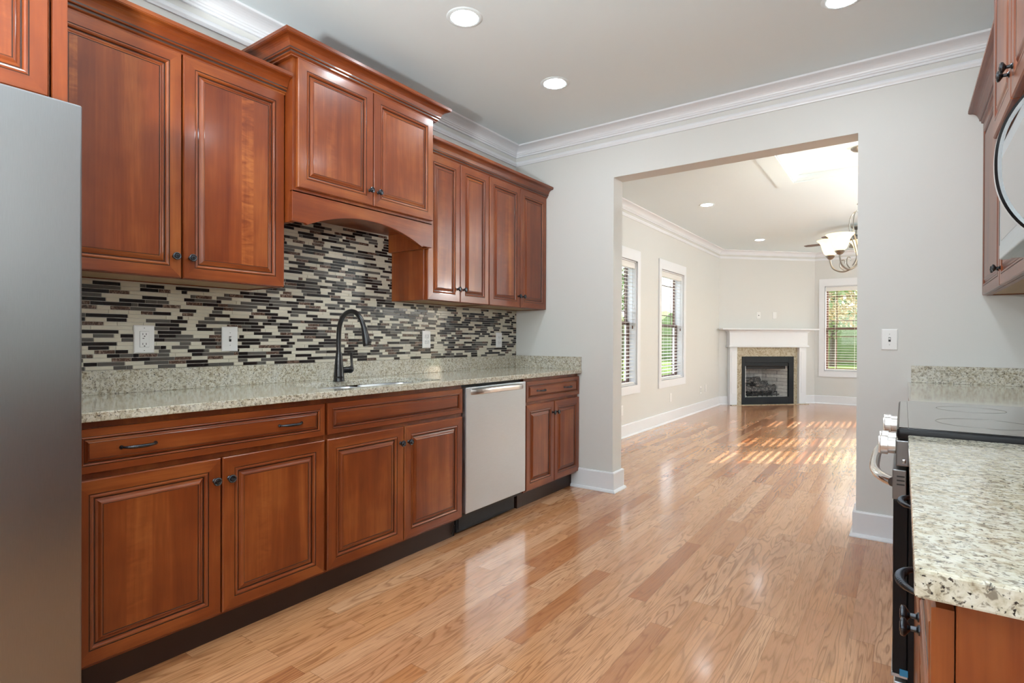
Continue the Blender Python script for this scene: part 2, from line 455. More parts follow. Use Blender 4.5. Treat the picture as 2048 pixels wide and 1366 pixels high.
# crown mouldings
def cove(o0, z0, o1, z1, n=6):
    return [(o0 + (o1-o0)*(1-math.cos(t*PI/2/n)), z0 + (z1-z0)*math.sin(t*PI/2/n)) for t in range(n+1)]
crown = [(0, 2.668), (.013, 2.668), (.013, 2.680), (.02, 2.683), (.02, 2.692)] + cove(.024, 2.695, .088, 2.730) + [(.096, 2.732), (.096, CH), (0, CH)]
low = [(0, 2.597), (.009, 2.597), (.011, 2.604), (.016, 2.612), (.016, 2.624), (.010, 2.634), (0, 2.634)]
kp = [(XL, YK), (XL, YP), (XR, YP), (XR, YK)]
fp = [(XL, YP2), (XL, 10.08), (XL+1.34, YB), (FX, YB), (FX, YP2)]
for i, (pth, cl) in enumerate(((kp, True), (fp, True))):
    mb = MB(); mb.sweep(pth, crown, closed=cl); mb.sweep(pth, low, closed=cl); struct('trim_%d' % (i+1), mb, 'trim')
# baseboards
bb = [(0, 0), (.032, 0), (.032, .006), (.026, .018), (.017, .022), (.017, .142), (.013, .150), (0, .150)]
FPL, FPR = .16, 1.67
e1 = dg(FPL, 0, 0)[:2]; e2 = dg(FPR, 0, 0)[:2]
mb = MB(); mb.sweep([(-2.12, YP), (OX0, YP), (OX0, YP2), (XL, YP2), (XL, 10.08), e1], bb); struct('baseboard_left', mb, 'trim')
mb = MB(); mb.sweep([e2, (XL+1.34, YB), (FX, YB), (FX, YP2), (OX1, YP2), (OX1, YP), (.02, YP)], bb); struct('baseboard_right', mb, 'trim')

# ---------------------------------------------------------------- windows
def window(n, fn, u0, u1, z0, z1, blind_label, far=True, side=1, casing=True, blind=True, group='white slatted blinds', tilt=0.0):
    """fn(u, t, z): t = 0 at inner wall face, t > 0 outward"""
    mb = MB(); cw, ct = .092, .018
    if casing:
        mb.box(u0-cw, u0-.004, -ct, 0, z0-.105, z1+.135, fn=fn); mb.box(u1+.004, u1+cw, -ct, 0, z0-.105, z1+.135, fn=fn)
        mb.box(u0-.004, u1+.004, -ct, 0, z1+.004, z1+.135, fn=fn); mb.box(u0-.004, u1+.004, -ct, 0, z0-.105, z0-.004, fn=fn)
    for a, b, c, d in ((u0-.004, u0+.012, z0-.004, z1+.004), (u1-.012, u1+.004, z0-.004, z1+.004), (u0, u1, z0-.004, z0+.012), (u0, u1, z1-.012, z1+.004)):
        mb.box(a, b, 0, .15, c, d, fn=fn)
    w_ = struct('window_%d' % n, mb, 'trim')
    sb = MB(); zm = (z0+z1)/2
    def frame(a, b, c, d, t0, t1, f=.035):
        sb.box(a, a+f, t0, t1, c, d, fn=fn); sb.box(b-f, b, t0, t1, c, d, fn=fn)
        sb.box(a+f, b-f, t0, t1, c, c+f, fn=fn); sb.box(a+f, b-f, t0, t1, d-f, d, fn=fn)
        for q in (a+f+.13, b-f-.13): sb.box(q-.007, q+.007, t0+.01, t1-.01, c+f, d-f, fn=fn)
        for q in (c+f+.13, d-f-.13): sb.box(a+f, b-f, t0+.011, t1-.011, q-.007, q+.007, fn=fn)
    a, b = u0+.012, u1-.012
    frame(a, b, zm-.02, z1-.012, .115, .14); frame(a, b, z0+.012, zm+.02, .085, .113)
    mk('sash', sb, 'sash', w_)
    g = MB(); g.box(a+.03, b-.03, .125, .129, zm, z1-.04, fn=fn); g.box(a+.03, b-.03, .097, .101, z0+.04, zm, fn=fn)
    mk('pane', g, 'glass', w_)
    if not blind: return w_
    loc = Vector(fn((u0+u1)/2, .045, z0+.012))
    r = root('window_blind', loc, blind_label, 'blind', group)
    h = MB(); h.box(u0+.014, u1-.014, .012, .07, z1-.085, z1-.013, bev=.004, fn=fn); mk('headrail', h, 'slat', r)
    s_ = MB(); z = z1-.12; dz = .024*math.sin(tilt)
    while z > z0+.06:
        s_.box(-.024, .024, u0+.018, u1-.018, -.0012, .0012, fn=lambda p, q, k, z=z: fn(q, .043+p*math.cos(tilt), z+k+p*math.sin(tilt)))
        z -= .0445
    mk('slats', s_, 'slat', r)
    c = MB()
    for q in (u0+.16, u1-.16, (u0+u1)/2):
        for tt in (.0185, .0675): c.box(q-.001, q+.001, tt-.001, tt+.001, z0+.03, z1-.08, fn=fn)
    mk('ladder_cord', c, 'slat', r)
    b_ = MB(); b_.box(u0+.018, u1-.018, .02, .066, z0+.014, z0+.032, bev=.003, fn=fn); mk('bottom_rail', b_, 'slat', r)
    p = MB(); q = u1-.10 if side > 0 else u0+.10
    p.tube([fn(q, .006, z1-.08), fn(q, .006, zm-.03)], .0013, 6)
    p.lathe([(.002, 0), (.007, -.006), (.009, -.03), (.004, -.042)], fn(q, .006, zm-.03), n=10)
    mk('pull_cord', p, 'sash', r, smooth=True)
    return w_
fl = lambda u, t, z: (XL-t, u, z); fr = lambda u, t, z: (FX+t, u, z); fb = lambda u, t, z: (u, YB+t, z); fk = lambda u, t, z: (u, YK-t, z)
window(1, fl, LW[0][0], LW[0][1], WZ0, WZ1, 'white slatted blind in left wall window nearest the doorway jamb', tilt=.12)
window(2, fl, LW[1][0], LW[1][1], WZ0, WZ1, 'white slatted blind in left wall window nearer the fireplace', tilt=.12)
window(3, fb, BW[0], BW[1], .6, 2.125, 'white slatted blind in back wall window right of the fireplace', side=-1)
window(4, fb, .55, 1.46, .6, 2.125, 'white slatted blind in the unseen added back wall window farthest right', group='blinds hidden right')  # extra window out of view, added as a daylight source
for i, (a, b) in enumerate(RW):
    window(5+i, fr, a, b, .5, 2.5, ['white slatted blind in the right wall, nearest the kitchen',
        'white slatted blind in the right wall, middle window', 'white slatted blind in the right wall, nearest the back'][i], group='blinds hidden right', tilt=.1)
window(10, fk, -2.35, -1.03, .95, 2.25, '', blind=False); window(11, fk, -1.02, .30, .95, 2.25, '', blind=False)  # unseen rear windows, added to let fill daylight into the kitchen

window(12, lambda u, t, z: (u, YP2-t, z), .86, 2.14, .05, 2.3, '', blind=False)  # unseen glazed opening, added to brighten the far room

# ---------------------------------------------------------------- recessed lights
def recessed(loc, label, mat='lamp', group='lit recessed ceiling lights'):
    r = root('recessed_light', (loc[0], loc[1], CH), label, 'ceiling light', group)
    m_ = MB(); m_.lathe([(.066, 0), (.066, -.003), (.076, -.005), (.088, -.002), (.09, 0)], n=40, cap=False)
    mk('trim_ring', m_, 'ceil', r, smooth=True, local=True)
    l = MB(); l.lathe([(.0655, -.001), (.0655, -.004), (.05, -.006), (.0001, -.007)], n=40, cap=False)
    mk('lens', l, mat, r, smooth=True, local=True)
kl = [(-1.785, 2.09, 'lit recessed ceiling light above the sink run, larger of the left pair'), (-1.78, 2.95, 'lit recessed ceiling light left, nearer the doorway wall'),
      (-.24, 2.99, 'lit recessed ceiling light cut by the top edge at right'), (-.24, 2.09, 'recessed ceiling light above the aisle beside the range'),
      (-1.78, .6, 'recessed ceiling light in front of the refrigerator'), (-.24, .6, 'recessed ceiling light over the near aisle right')]
for x, y, l in kl: recessed((x, y), l)
flt = [(-1.90, 6.62, 'lit recessed light in the dining room ceiling left'), (-1.87, 9.40, 'lit recessed light near the fireplace ceiling'),
       (1.2, 6.62, 'added recessed light in dining ceiling, unseen at right'), (1.2, 9.4, 'added recessed light in living ceiling, unseen at right')]  # unseen right-hand pair, added as extra light
for x, y, l in flt: recessed((x, y), l, 'lamp_far')

# ---------------------------------------------------------------- cabinet parts
DOORPROF = [(0, -.019, 0), (0, -.004, 0), (.0035, 0, 0), (.044, 0, 0), (.0447, -.0022, 2), (.0467, -.0022, 2), (.0475, 0, 0), (.052, .0012, 0), (.0565, -.001, 0),
            (.059, -.0055, 0), (.0595, -.0085, 2), (.0625, -.0085, 2), (.0635, -.0065, 0), (.070, -.0045, 0), (.076, -.0005, 0), (.0805, .0008, 0), (.0812, -.0008, 2), (.0827, -.0008, 2), (.0835, 0, 0)]
def face_panel(mb, x, dirx, y0, y1, z0, z1, scale=1.0):
    """raised panel in plane x, facing dirx"""
    def loop(d, h):
        X = x + dirx*h; d *= scale
        return [mb.bm.verts.new(q) for q in ((X, y0+d, z0+d), (X, y1-d, z0+d), (X, y1-d, z1-d), (X, y0+d, z1-d))]
    L = [loop(d, h) for d, h, _ in DOORPROF]
    back = mb.bm.faces.new(L[0]); back.material_index = 0
    for i in range(len(L)-1):
        g = DOORPROF[i+1][2] == 2 and DOORPROF[i][2] in (0, 2)
        for k in range(4):
            f = mb.bm.faces.new((L[i][k], L[i][(k+1) % 4], L[i+1][(k+1) % 4], L[i+1][k]))
            f.material_index = 2 if g else (1 if k in (0, 2) else 0)
    f = mb.bm.faces.new(L[-1]); f.material_index = 3
CM = ['wood_v', 'wood_h', 'glaze', 'wood_p']; FIG = 'wood_f'
_kn = {}
def knob(door, x, dirx, y, z):
    key = ('k', dirx); rt = base_root(door).location
    if key not in _kn:
        m_ = MB(); m_.lathe([(.0085, 0), (.0085, .002), (.005, .005), (.0045, .013), (.010, .017), (.0145, .020), (.0155, .023), (.0150, .026), (.0125, .0275), (.0105, .0262),
                             (.0095, .0262), (.0085, .028), (.0055, .0285), (.0045, .027), (.001, .0272)], axis='x' if dirx > 0 else '-x', n=24)
        o = mk('knob', m_, 'bronze', door, smooth=True, local=True); _kn[key] = o
    else: o = link_copy(_kn[key], door)
    o.location = Vector((x, y, z)) - rt; return o
def pull(drawer, x, dirx, y, z, ln=.10, out=.028):
    key = ('p', dirx); rt = base_root(drawer).location
    if key not in _kn:
        m_ = MB(); n = 22; pts = []; rad = []
        for i in range(n+1):
            t = -1 + 2*i/n; pts.append((dirx*(out*(1-t*t)**.55 if abs(t) < 1 else 0), t*ln/2, 0)); rad.append(.0036+.0022*(1-t*t))
        m_.tube(pts, rad, 10)
        for i in range(4, n-3):  # rope-like ribs
            m_.lathe([(rad[i]*.9, -.0006), (rad[i]*1.18, 0), (rad[i]*.9, .0006)], pts[i], axis='y', n=10, cap=False)
        for q in (-1, 1): m_.lathe([(.0065, 0), (.0065, .003), (.004, .006)], (0, q*ln/2, 0), axis='x' if dirx > 0 else '-x', n=12)
        o = mk('pull_handle', m_, 'bronze', drawer, smooth=True, local=True); _kn[key] = o
    else: o = link_copy(_kn[key], drawer)
    o.location = Vector((x, y, z)) - rt; return o

def door(r, x, dx, y0, y1, z0, z1, kn=None, scale=1.0):
    m_ = MB(); face_panel(m_, x, dx, y0, y1, z0, z1, scale); o = mk('door', m_, CM[:3]+[FIG], r)
    if kn: knob(o, x, dx, *kn)
    return o
def drawer(r, x, dx, y0, y1, z0, z1, pulls=(), zp=None, scale=.55):
    m_ = MB(); face_panel(m_, x, dx, y0, y1, z0, z1, scale); o = mk('drawer', m_, ['wood_v', 'wood_h', 'glaze', 'wood_h'], r)
    for q in pulls: pull(o, x, dx, q, zp or (z0+z1)/2)
    return o
CROWN = [(0, 0), (.018, 0), (.0185, .006), (.026, .009), (.028, .012), (.028, .020), (.034, .0215), (.036, .025), (.036, .031)] + cove(.039, .033, .072, .066)[1:] + [(.079, .0685), (.0795, .071), (.082, .0715), (.082, .086), (0, .086)]
CRM = [0]*len(CROWN); 
for i in (4, 7): CRM[i] = 1
def crown_part(r, path, z, flip=1, name='crown_moulding'):
    m_ = MB(); m_.sweep(path, [(o, z+h) for o, h in CROWN], mis=CRM, flip=flip); return mk(name, m_, ['wood_h', 'glaze'], r)

def upper_cabinet(y0, y1, z0, z1, xw, xf, dx, label, doors, crown_path=None, cz=None, reveal=.006, name='upper_cabinet', group=None, shelf=True, kz=.085, fr=.0):
    """xw wall side x, xf frame face x"""
    r = root(name, ((xw+xf)/2, (y0+y1)/2, z0), label, 'cabinet', group)
    xw += dx*.002; m_ = MB(); t = .018; a, b = (xw, xf)
    m_.box(a, b, y0, y0+t, z0, z1, 0); m_.box(a, b, y1-t, y1, z0, z1, 0)
    m_.box(a, b, y0+t, y1-t, z1-t, z1, 0); m_.box(a, a+dx*.006, y0+t, y1-t, z0, z1-t, 0)
    m_.box(b-dx*.019, b, y0+t, y0+.038, z0, z1-t, 0); m_.box(b-dx*.019, b, y1-.038, y1-t, z0, z1-t, 0)
    m_.box(b-dx*.019, b, y0+.038, y1-.038, z0, z0+.038, 0); m_.box(b-dx*.019, b, y0+.038, y1-.038, z1-.04, z1-t, 0)
    mk('body', m_, 'wood_v', r)
    q = MB(); q.box(a+dx*.006, b-dx*.019, y0+t, y1-t, z0+.004, z0+.016); mk('bottom_panel', q, 'inside', r)
    for (d0, d1, ks) in doors:
        kn = None
        if ks: kn = ((d1-.027) if ks > 0 else (d0+.027), z0+kz)
        door(r, xf+dx*.02, dx, d0, d1, z0+reveal*.2, z1-.012, kn)
    if crown_path: crown_part(r, crown_path, cz if cz else z1-.014, 1 if dx > 0 else -1)
    return r

UXF = -2.383
upper_cabinet(.574, 1.483, 1.385, 2.298, XL, UXF, 1, 'cherry wall cabinet with two figured doors between refrigerator and arched cabinet',
              [(.580, 1.030, 1), (1.036, 1.480, -1)], [(UXF, .574), (UXF, 1.483)])
FIG = 'wood_p'
upper_cabinet(2.414, 3.042, 1.385, 2.298, XL, UXF, 1, 'narrower cherry wall cabinet right of the arched cabinet',
              [(2.434, 2.732, 1), (2.738, 3.038, -1)], [(UXF, 2.414), (UXF, 3.042)])
upper_cabinet(3.043, YP-.001, 1.385, 2.298, XL, UXF, 1, 'cherry wall cabinet in the corner beside the doorway wall',
              [(3.048, 3.424, 1), (3.430, YP-.006, -1)], [(UXF, 3.043), (UXF, YP-.001)])

# arched cabinet above the sink
HX = -2.31; hy0, hy1 = 1.485, 2.412; hz0, hz1 = 1.69, 2.462
r = root('arched_cabinet', ((XL+HX)/2, (hy0+hy1)/2, hz0), 'taller projecting cherry cabinet with arched valance above the sink', 'cabinet')
m_ = MB(); t = .025
m_.box(XL, HX-.02, hy0, hy0+t, hz0, hz1); m_.box(XL, HX-.02, hy1-t, hy1, hz0, hz1); m_.box(XL, HX-.02, hy0+t, hy1-t, hz1-t, hz1)
m_.box(XL, HX-.02, hy0+t, hy1-t, 1.80, 1.82)
m_.box(HX-.02, HX, hy0, hy0+.04, 1.83, hz1); m_.box(HX-.02, HX, hy1-.04, hy1, 1.83, hz1)
m_.box(HX-.02, HX, hy0+.04, hy1-.04, 1.83, 1.87); m_.box(HX-.02, HX, hy0+.04, hy1-.04, hz1-.04, hz1)
mk('body', m_, 'wood_v', r)
cy = (hy0+hy1)/2; poly = [(hy0, 1.838), (hy0, 1.692), (cy-.395, 1.692), (cy-.382, 1.686)]
for i in range(1, 24):
    a = -1+2*i/24; poly.append((cy+a*.372, 1.690+.080*(1-abs(a)**2.1)))
poly += [(cy+.382, 1.686), (cy+.395, 1.692), (hy1, 1.692), (hy1, 1.838)]
m_ = MB(); m_.prism(poly, HX-.02, HX, lambda p, q, t_: (t_, p, q)); mk('arched_valance', m_, 'wood_h', r, bev=.0025)
door(r, HX+.02, 1, hy0+.018, cy-.002, 1.850, 2.448, (cy-.028, 1.925)); door(r, HX+.02, 1, cy+.003, hy1-.012, 1.850, 2.448, (cy+.030, 1.925))
crown_part(r, [(XL, hy0), (HX, hy0), (HX, hy1), (XL, hy1)], 2.447, 1)

# cabinet over the refrigerator and its side panel
r = root('refrigerator_cabinet', (-2.37, .1, 1.84), 'deep cherry cabinet above the stainless refrigerator', 'cabinet')
m_ = MB(); m_.box(XL, -2.07, -.40, .535, 1.845, 2.30); mk('body', m_, 'wood_v', r, bev=.001)
door(r, -2.05, 1, -.393, .07, 1.853, 2.285, (.043, 1.93)); door(r, -2.05, 1, .076, .528, 1.853, 2.285, (.103, 1.93))
crown_part(r, [(-2.07, -.40), (-2.07, .5345)], 2.286, 1)
m_ = MB(); m_.box(XL, -2.05, .5365, .5725, 0, 2.30, bev=.001)
tag(mk('refrigerator_side_panel', m_, 'wood_v'), 'tall plain cherry end panel between refrigerator and first wall cabinet', 'panel')

# base cabinets, left run
BXF = -2.077
def base_cabinet(y0, y1, xw, xf, dx, label, doors, drawers, name='base_cabinet', dz=(.722, .862), dd=(.125, .702), zk=.622, hollow=False):
    r = root(name, ((xw+xf)/2, (y0+y1)/2, 0), label, 'cabinet')
    xw += dx*.002; m_ = MB()
    if hollow:
        m_.box(xw, xf-dx*.02, y0, y0+.018, .112, .884); m_.box(xw, xf-dx*.02, y1-.018, y1, .112, .884); m_.box(xw, xf-dx*.02, y0+.018, y1-.018, .112, .13)
        m_.box(xw, xw+dx*.01, y0+.018, y1-.018, .13, .884); m_.box(xf-dx*.02, xf, y0, y1, .112, .884)
    else: m_.box(xw, xf, y0, y1, .112, .884)
    mk('body', m_, 'wood_v', r, bev=.001)
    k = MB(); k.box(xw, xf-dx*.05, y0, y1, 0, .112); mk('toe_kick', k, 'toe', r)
    for d0, d1, ks in doors:
        kn = ((d1-.024) if ks > 0 else (d0+.024), zk) if ks else None
        door(r, xf+dx*.02, dx, d0, d1, dd[0], dd[1], kn)
    for d0, d1, pl in drawers: drawer(r, xf+dx*.02, dx, d0, d1, dz[0], dz[1], pl)
    return r
base_cabinet(.576, 1.490, XL, BXF, 1, 'cherry base cabinet beside the refrigerator, wide drawer with two bow pulls', [(.584, 1.035, 1), (1.041, 1.483, -1)], [(.584, 1.483, (.765, 1.318))])
base_cabinet(1.4905, 2.414, XL, BXF, 1, 'cherry sink base cabinet with plain false drawer front left of dishwasher', [(1.498, 1.950, 1), (1.956, 2.404, -1)], [(1.498, 2.404, ())], hollow=True)
base_cabinet(3.052, YP-.001, XL, BXF, 1, 'cherry base cabinet at the doorway wall right of dishwasher', [(3.060, 3.420, 1), (3.426, YP-.006, -1)], [(3.060, YP-.006, (3.24, 3.61))])
mb = None

# countertop (left) with sink cut-out
r = root('granite_countertop', ((XL-2.04)/2, 2.2, .885), 'long speckled granite countertop along the left wall', 'countertop')
SX0, SX1, SY0, SY1 = -2.50, -2.11, 1.565, 2.33
def rrect(x0, x1, y0, y1, rad, n=8):
    pts = []
    for cx, cy_, a0 in ((x1-rad, y1-rad, 0), (x0+rad, y1-rad, 90), (x0+rad, y0+rad, 180), (x1-rad, y0+rad, 270)):
        for i in range(n+1):
            a = math.radians(a0+90*i/n); pts.append((cx+rad*math.cos(a), cy_+rad*math.sin(a)))
    return pts
def slab_hole(mb, x0, x1, y0, y1, z0, z1, hole):
    """slab with one hole: fan quads between outer rect and hole ring"""
    cx = sum(p[0] for p in hole)/len(hole); cyy = sum(p[1] for p in hole)/len(hole)
    outer = []
    for p in hole:
        dx_, dy_ = p[0]-cx, p[1]-cyy
        k = min(((x1-cx)/dx_ if dx_ > 1e-9 else (x0-cx)/dx_ if dx_ < -1e-9 else 1e9), ((y1-cyy)/dy_ if dy_ > 1e-9 else (y0-cyy)/dy_ if dy_ < -1e-9 else 1e9))
        outer.append((cx+dx_*k, cyy+dy_*k))
    # snap nearest outer points to the corners
    for c in ((x0, y0), (x0, y1), (x1, y0), (x1, y1)):
        i = min(range(len(outer)), key=lambda j: (outer[j][0]-c[0])**2+(outer[j][1]-c[1])**2); outer[i] = c
    n = len(hole); V = {}
    for nm, pts, z in (('ht', hole, z1), ('hb', hole, z0), ('ot', outer, z1), ('ob', outer, z0)): V[nm] = [mb.bm.verts.new((*p, z)) for p in pts]
    for i in range(n):
        j = (i+1) % n
        mb.bm.faces.new((V['ht'][i], V['ht'][j], V['ot'][j], V['ot'][i])); mb.bm.faces.new((V['hb'][i], V['ob'][i], V['ob'][j], V['hb'][j]))
        mb.bm.faces.new((V['ht'][i], V['hb'][i], V['hb'][j], V['ht'][j])); mb.bm.faces.new((V['ot'][i], V['ot'][j], V['ob'][j], V['ob'][i]))
m_ = MB(); slab_hole(m_, XL+.001, -2.037, 1.2, 2.7, .885, .915, rrect(SX0, SX1, SY0, SY1, .09))
m_.box(XL+.001, -2.037, .576, 1.2, .885, .915); m_.box(XL+.001, -2.037, 2.7, YP-.001, .885, .915)
bmesh.ops.remove_doubles(m_.bm, verts=m_.bm.verts[:], dist=1e-5)
m_.bm.faces.ensure_lookup_table()
dupf = [f for f in m_.bm.faces if abs(f.normal.y) > .99 and any(abs(f.calc_center_median().y-k) < 1e-4 for k in (1.2, 2.7))]
for f in dupf: m_.bm.faces.remove(f)
mk('slab', m_, 'granite', r, bev=.003)
m_ = MB(); m_.box(XL+.001, XL+.021, .576, YP-.001, .915, 1.012, bev=.0015); mk('back_splash', m_, 'granite', r)
m_ = MB(); m_.box(XL+.021, -2.04, YP-.021, YP-.001, .915, 1.012, bev=.0015); mk('side_splash', m_, 'granite', r)

# sink
r = root('kitchen_sink', (-2.305, 1.95, .70), 'undermount double bowl stainless steel sink set in the granite', 'sink')
m_ = MB()
def bowl(y0, y1):
    a = rrect(SX0-.008, SX1+.008, y0, y1, .085); b = rrect(SX0+.01, SX1-.01, y0+.015, y1-.015, .075); c_ = rrect(SX0+.04, SX1-.04, y0+.045, y1-.045, .05)
    rg = [[m_.bm.verts.new((*p, z)) for p in pts] for pts, z in ((a, .8835), (b, .72), (c_, .702))]
    for A, B in zip(rg, rg[1:]):
        for i in range(len(A)): j = (i+1) % len(A); m_.bm.faces.new((A[i], A[j], B[j], B[i]))
    m_.bm.faces.new(rg[-1])
bowl(SY0-.008, 1.955); bowl(1.975, SY1+.008)
mk('bowl', m_, 'sinksteel', r, smooth=True)
for yy in (1.76, 2.15):
    m_ = MB(); m_.lathe([(.042, 0), (.042, .003), (.03, .001), (.001, .0005)], (-2.30, yy, .7025), n=24); mk('drain', m_, 'chrome', r, smooth=True)

# faucet
FXc, FYc = -2.487, 1.880
r = root('kitchen_faucet', (FXc, FYc, .9155), 'black gooseneck pull-down faucet standing behind the sink', 'faucet')
m_ = MB(); m_.lathe([(.031, .9155), (.031, .920), (.0285, .924), (.0275, .940), (.0285, .943), (.0275, .946), (.024, .985), (.0195, 1.04), (.0165, 1.062), (.0165, 1.066), (.014, 1.07), (.0135, 1.075)], (FXc, FYc, 0), n=28)
mk('base', m_, 'blackmetal', r, smooth=True)
ctl = [(-2.487, 1.06), (-2.490, 1.12), (-2.487, 1.19), (-2.474, 1.235), (-2.448, 1.268), (-2.410, 1.287), (-2.368, 1.289), (-2.330, 1.272), (-2.302, 1.242), (-2.283, 1.205)]
def catmull(P, n=6):
    P = [Vector(p) for p in P]; out = []
    for i in range(len(P)-1):
        p0, p1, p2, p3 = P[max(i-1, 0)], P[i], P[i+1], P[min(i+2, len(P)-1)]
        for k in range(n):
            t_ = k/n; out.append(.5*((2*p1)+(p2-p0)*t_+(2*p0-5*p1+4*p2-p3)*t_*t_+(3*p1-p0-3*p2+p3)*t_**3))
    out.append(P[-1]); return out
m_ = MB(); m_.tube([(x, FYc, z) for x, z in [tuple(v) for v in catmull(ctl, 5)]], .0128, 16); mk('spout', m_, 'blackmetal', r, smooth=True)
hd = [(-2.284, 1.208), (-2.281, 1.200), (-2.275, 1.18), (-2.262, 1.135), (-2.256, 1.112), (-2.255, 1.108)]
m_ = MB(); m_.tube([(x, FYc, z) for x, z in hd], [.0135, .0155, .0160, .0205, .0215, .019], 20); m_.box(-2.246, -2.228, FYc-.006, FYc+.006, 1.125, 1.133, bev=.002)
mk('spray_head', m_, 'blackmetal', r, smooth=True)
m_ = MB(); m_.lathe([(.0175, 0), (.0175, .045), (.0195, .05), (.0195, .062), (.012, .072)], (FXc, FYc+.018, .975), axis='y', n=20)
m_.tube([(FXc, FYc+.073, .975), (FXc, FYc+.085, .985), (FXc, FYc+.086, 1.0), (FXc, FYc+.082, 1.05), (FXc, FYc+.080, 1.068)], [.014, .012, .0065, .0075, .009], 12)
m_.box(FXc-.007, FXc+.007, FYc+.060, FYc+.100, 1.064, 1.071, bev=.002)
mk('lever', m_, 'blackmetal', r, smooth=True)

# mosaic backsplash
random.seed(7)
mb = MB(); mb.box(XL+.0005, XL+.0065, .576, YP-.0005, 1.0125, 1.384, 4); mb.box(XL+.0005, XL+.0065, hy0-.001, hy1+.0018, 1.384, 1.6895, 4); mb.box(XL+.0005, XL+.0065, hy0+.026, hy1-.026, 1.6895, 1.799, 4)
pit_ = .0166; z = 1.0135; row = 0; types = [0]*40+[1]*30+[2]*18+[3]*12
while z < 1.79:
    y_lo, y_hi = (.578, YP-.002) if z+pit_ < 1.386 else ((hy0+.0, hy1+.0015) if z+pit_ < 1.689 else (hy0+.027, hy1-.027))
    y = .50 - random.random()*.1; last = -1
    while y < y_hi:
        ln = random.choice((.023, .047, .047, .072, .072, .097, .097, .147)); ty = random.choice(types)
        if ty == last: ty = random.choice(types)
        if ty == 3: ln = min(ln, .072)
        a, b = max(y+.0008, y_lo), min(y+ln-.0008, y_hi)
        if b-a > .004:
            x0, x1 = XL+.0065, XL+.0095; e = .0006; zz = z+pit_-.0019
            o_ = [(x0, a, z), (x0, b, z), (x0, b, zz), (x0, a, zz)]; i_ = [(x1, a+e, z+e), (x1, b-e, z+e), (x1, b-e, zz-e), (x1, a+e, zz-e)]
            O = [mb.bm.verts.new(v) for v in o_]; I = [mb.bm.verts.new(v) for v in i_]
            for k in range(4): mb.bm.faces.new((O[k], O[(k+1) % 4], I[(k+1) % 4], I[k])).material_index = ty
            mb.bm.faces.new(I).material_index = ty
        last = ty; y += ln
    z += pit_; row += 1
tag(mk('mosaic_backsplash', mb, ['t_cream', 't_dark', 't_grey', 't_marble', 'grout']), 'linear glass and stone mosaic tile backsplash on the left wall', 'backsplash')

# ---------------------------------------------------------------- wall plates
def plate(fn, u, z, kind, label, cat, name, group=None, w_=.078, h_=.120):
    """fn(u, t, z) with t out of the wall"""
    r = root(name, fn(u, 0, z-h_/2), label, cat, group)
    m_ = MB(); a, b, c, d = u-w_/2, u+w_/2, z-h_/2, z+h_/2
    P = [[(a, .0005, c), (b, .0005, c), (b, .0005, d), (a, .0005, d)], [(a+.001, .004, c+.001), (b-.001, .004, c+.001), (b-.001, .004, d-.001), (a+.001, .004, d-.001)],
         [(a+.005, .0062, c+.005), (b-.005, .0062, c+.005), (b-.005, .0062, d-.005), (a+.005, .0062, d-.005)]]
    V = [[m_.bm.verts.new(fn(*q)) for q in l] for l in P]
    for A, B in zip(V, V[1:]):
        for k in range(4): m_.bm.faces.new((A[k], A[(k+1) % 4], B[(k+1) % 4], B[k]))
    m_.bm.faces.new(V[-1]); mk('plate', m_, 'white', r)
    s_ = MB(); q = MB()
    if kind == 'gfci':
        s_.box(u-.0175, u+.0175, .006, .0082, z-.034, z+.034, fn=fn, bev=.001)
        q.box(u-.018, u+.018, .0061, .0066, z-.0345, z+.0345, fn=fn)
        for s in (-1, 1):
            for dx_ in (-.0065, .0065): q.box(u+dx_-.0012, u+dx_+.0012, .0078, .0086, z+s*.021-.003, z+s*.021+.005, fn=fn)
            q.box(u-.0025, u+.0025, .0078, .0086, z+s*.021-.0105, z+s*.021-.006, fn=fn)
        q.box(u-.008, u-.001, .0078, .0086, z+.002, z+.005, fn=fn)
    elif kind == 'outlet':
        for s in (-1, 1):
            s_.box(u-.0165, u+.0165, .006, .008, z+s*.0195-.013, z+s*.0195+.013, fn=fn, bev=.004)
            for dx_ in (-.0065, .0065): q.box(u+dx_-.0012, u+dx_+.0012, .0076, .0084, z+s*.0195-.001, z+s*.0195+.007, fn=fn)
            q.box(u-.0025, u+.0025, .0076, .0084, z+s*.0195-.0085, z+s*.0195-.004, fn=fn)
    elif kind == 'switch':
        q.box(u-.0055, u+.0055, .0061, .0066, z-.0125, z+.0125, fn=fn)
        s_.box(u-.0042, u+.0042, .006, .018, z-.001, z+.009, fn=fn, bev=.0015)
    elif kind == 'blank':
        for k in (z-.03, z+.03):
            c_ = MB(); c_.box(u-.002, u+.002, .0061, .0067, k-.0012, k+.0012, fn=fn); mk('screw', c_, 'slot', r)
    elif kind == 'jack':
        q.box(u-.008, u+.008, .0061, .0075, z-.008, z+.008, fn=fn, bev=.003)
    if kind in ('gfci', 'switch', 'outlet'):
        zs = (z-.048, z+.048) if kind == 'gfci' else (z-.030, z+.030) if kind == 'switch' else (z,) if kind == 'outlet' else (z-.03, z+.03)
        for k in zs: q.box(u-.002, u+.002, .0061, .0067, k-.0012, k+.0012, fn=fn)
    if len(s_.bm.verts): mk({'gfci': 'receptacle', 'outlet': 'receptacle', 'switch': 'toggle'}.get(kind, 'insert'), s_, 'white', r)
    if len(q.bm.verts): mk('slots', q, 'slot', r)
    return r
ft = lambda u, t, z: (XL+.0092+t, u, z)
plate(ft, 1.008, 1.140, 'gfci', 'white ground-fault outlet on the mosaic tile nearest the refrigerator', 'outlet', 'electrical_outlet', w_=.080)
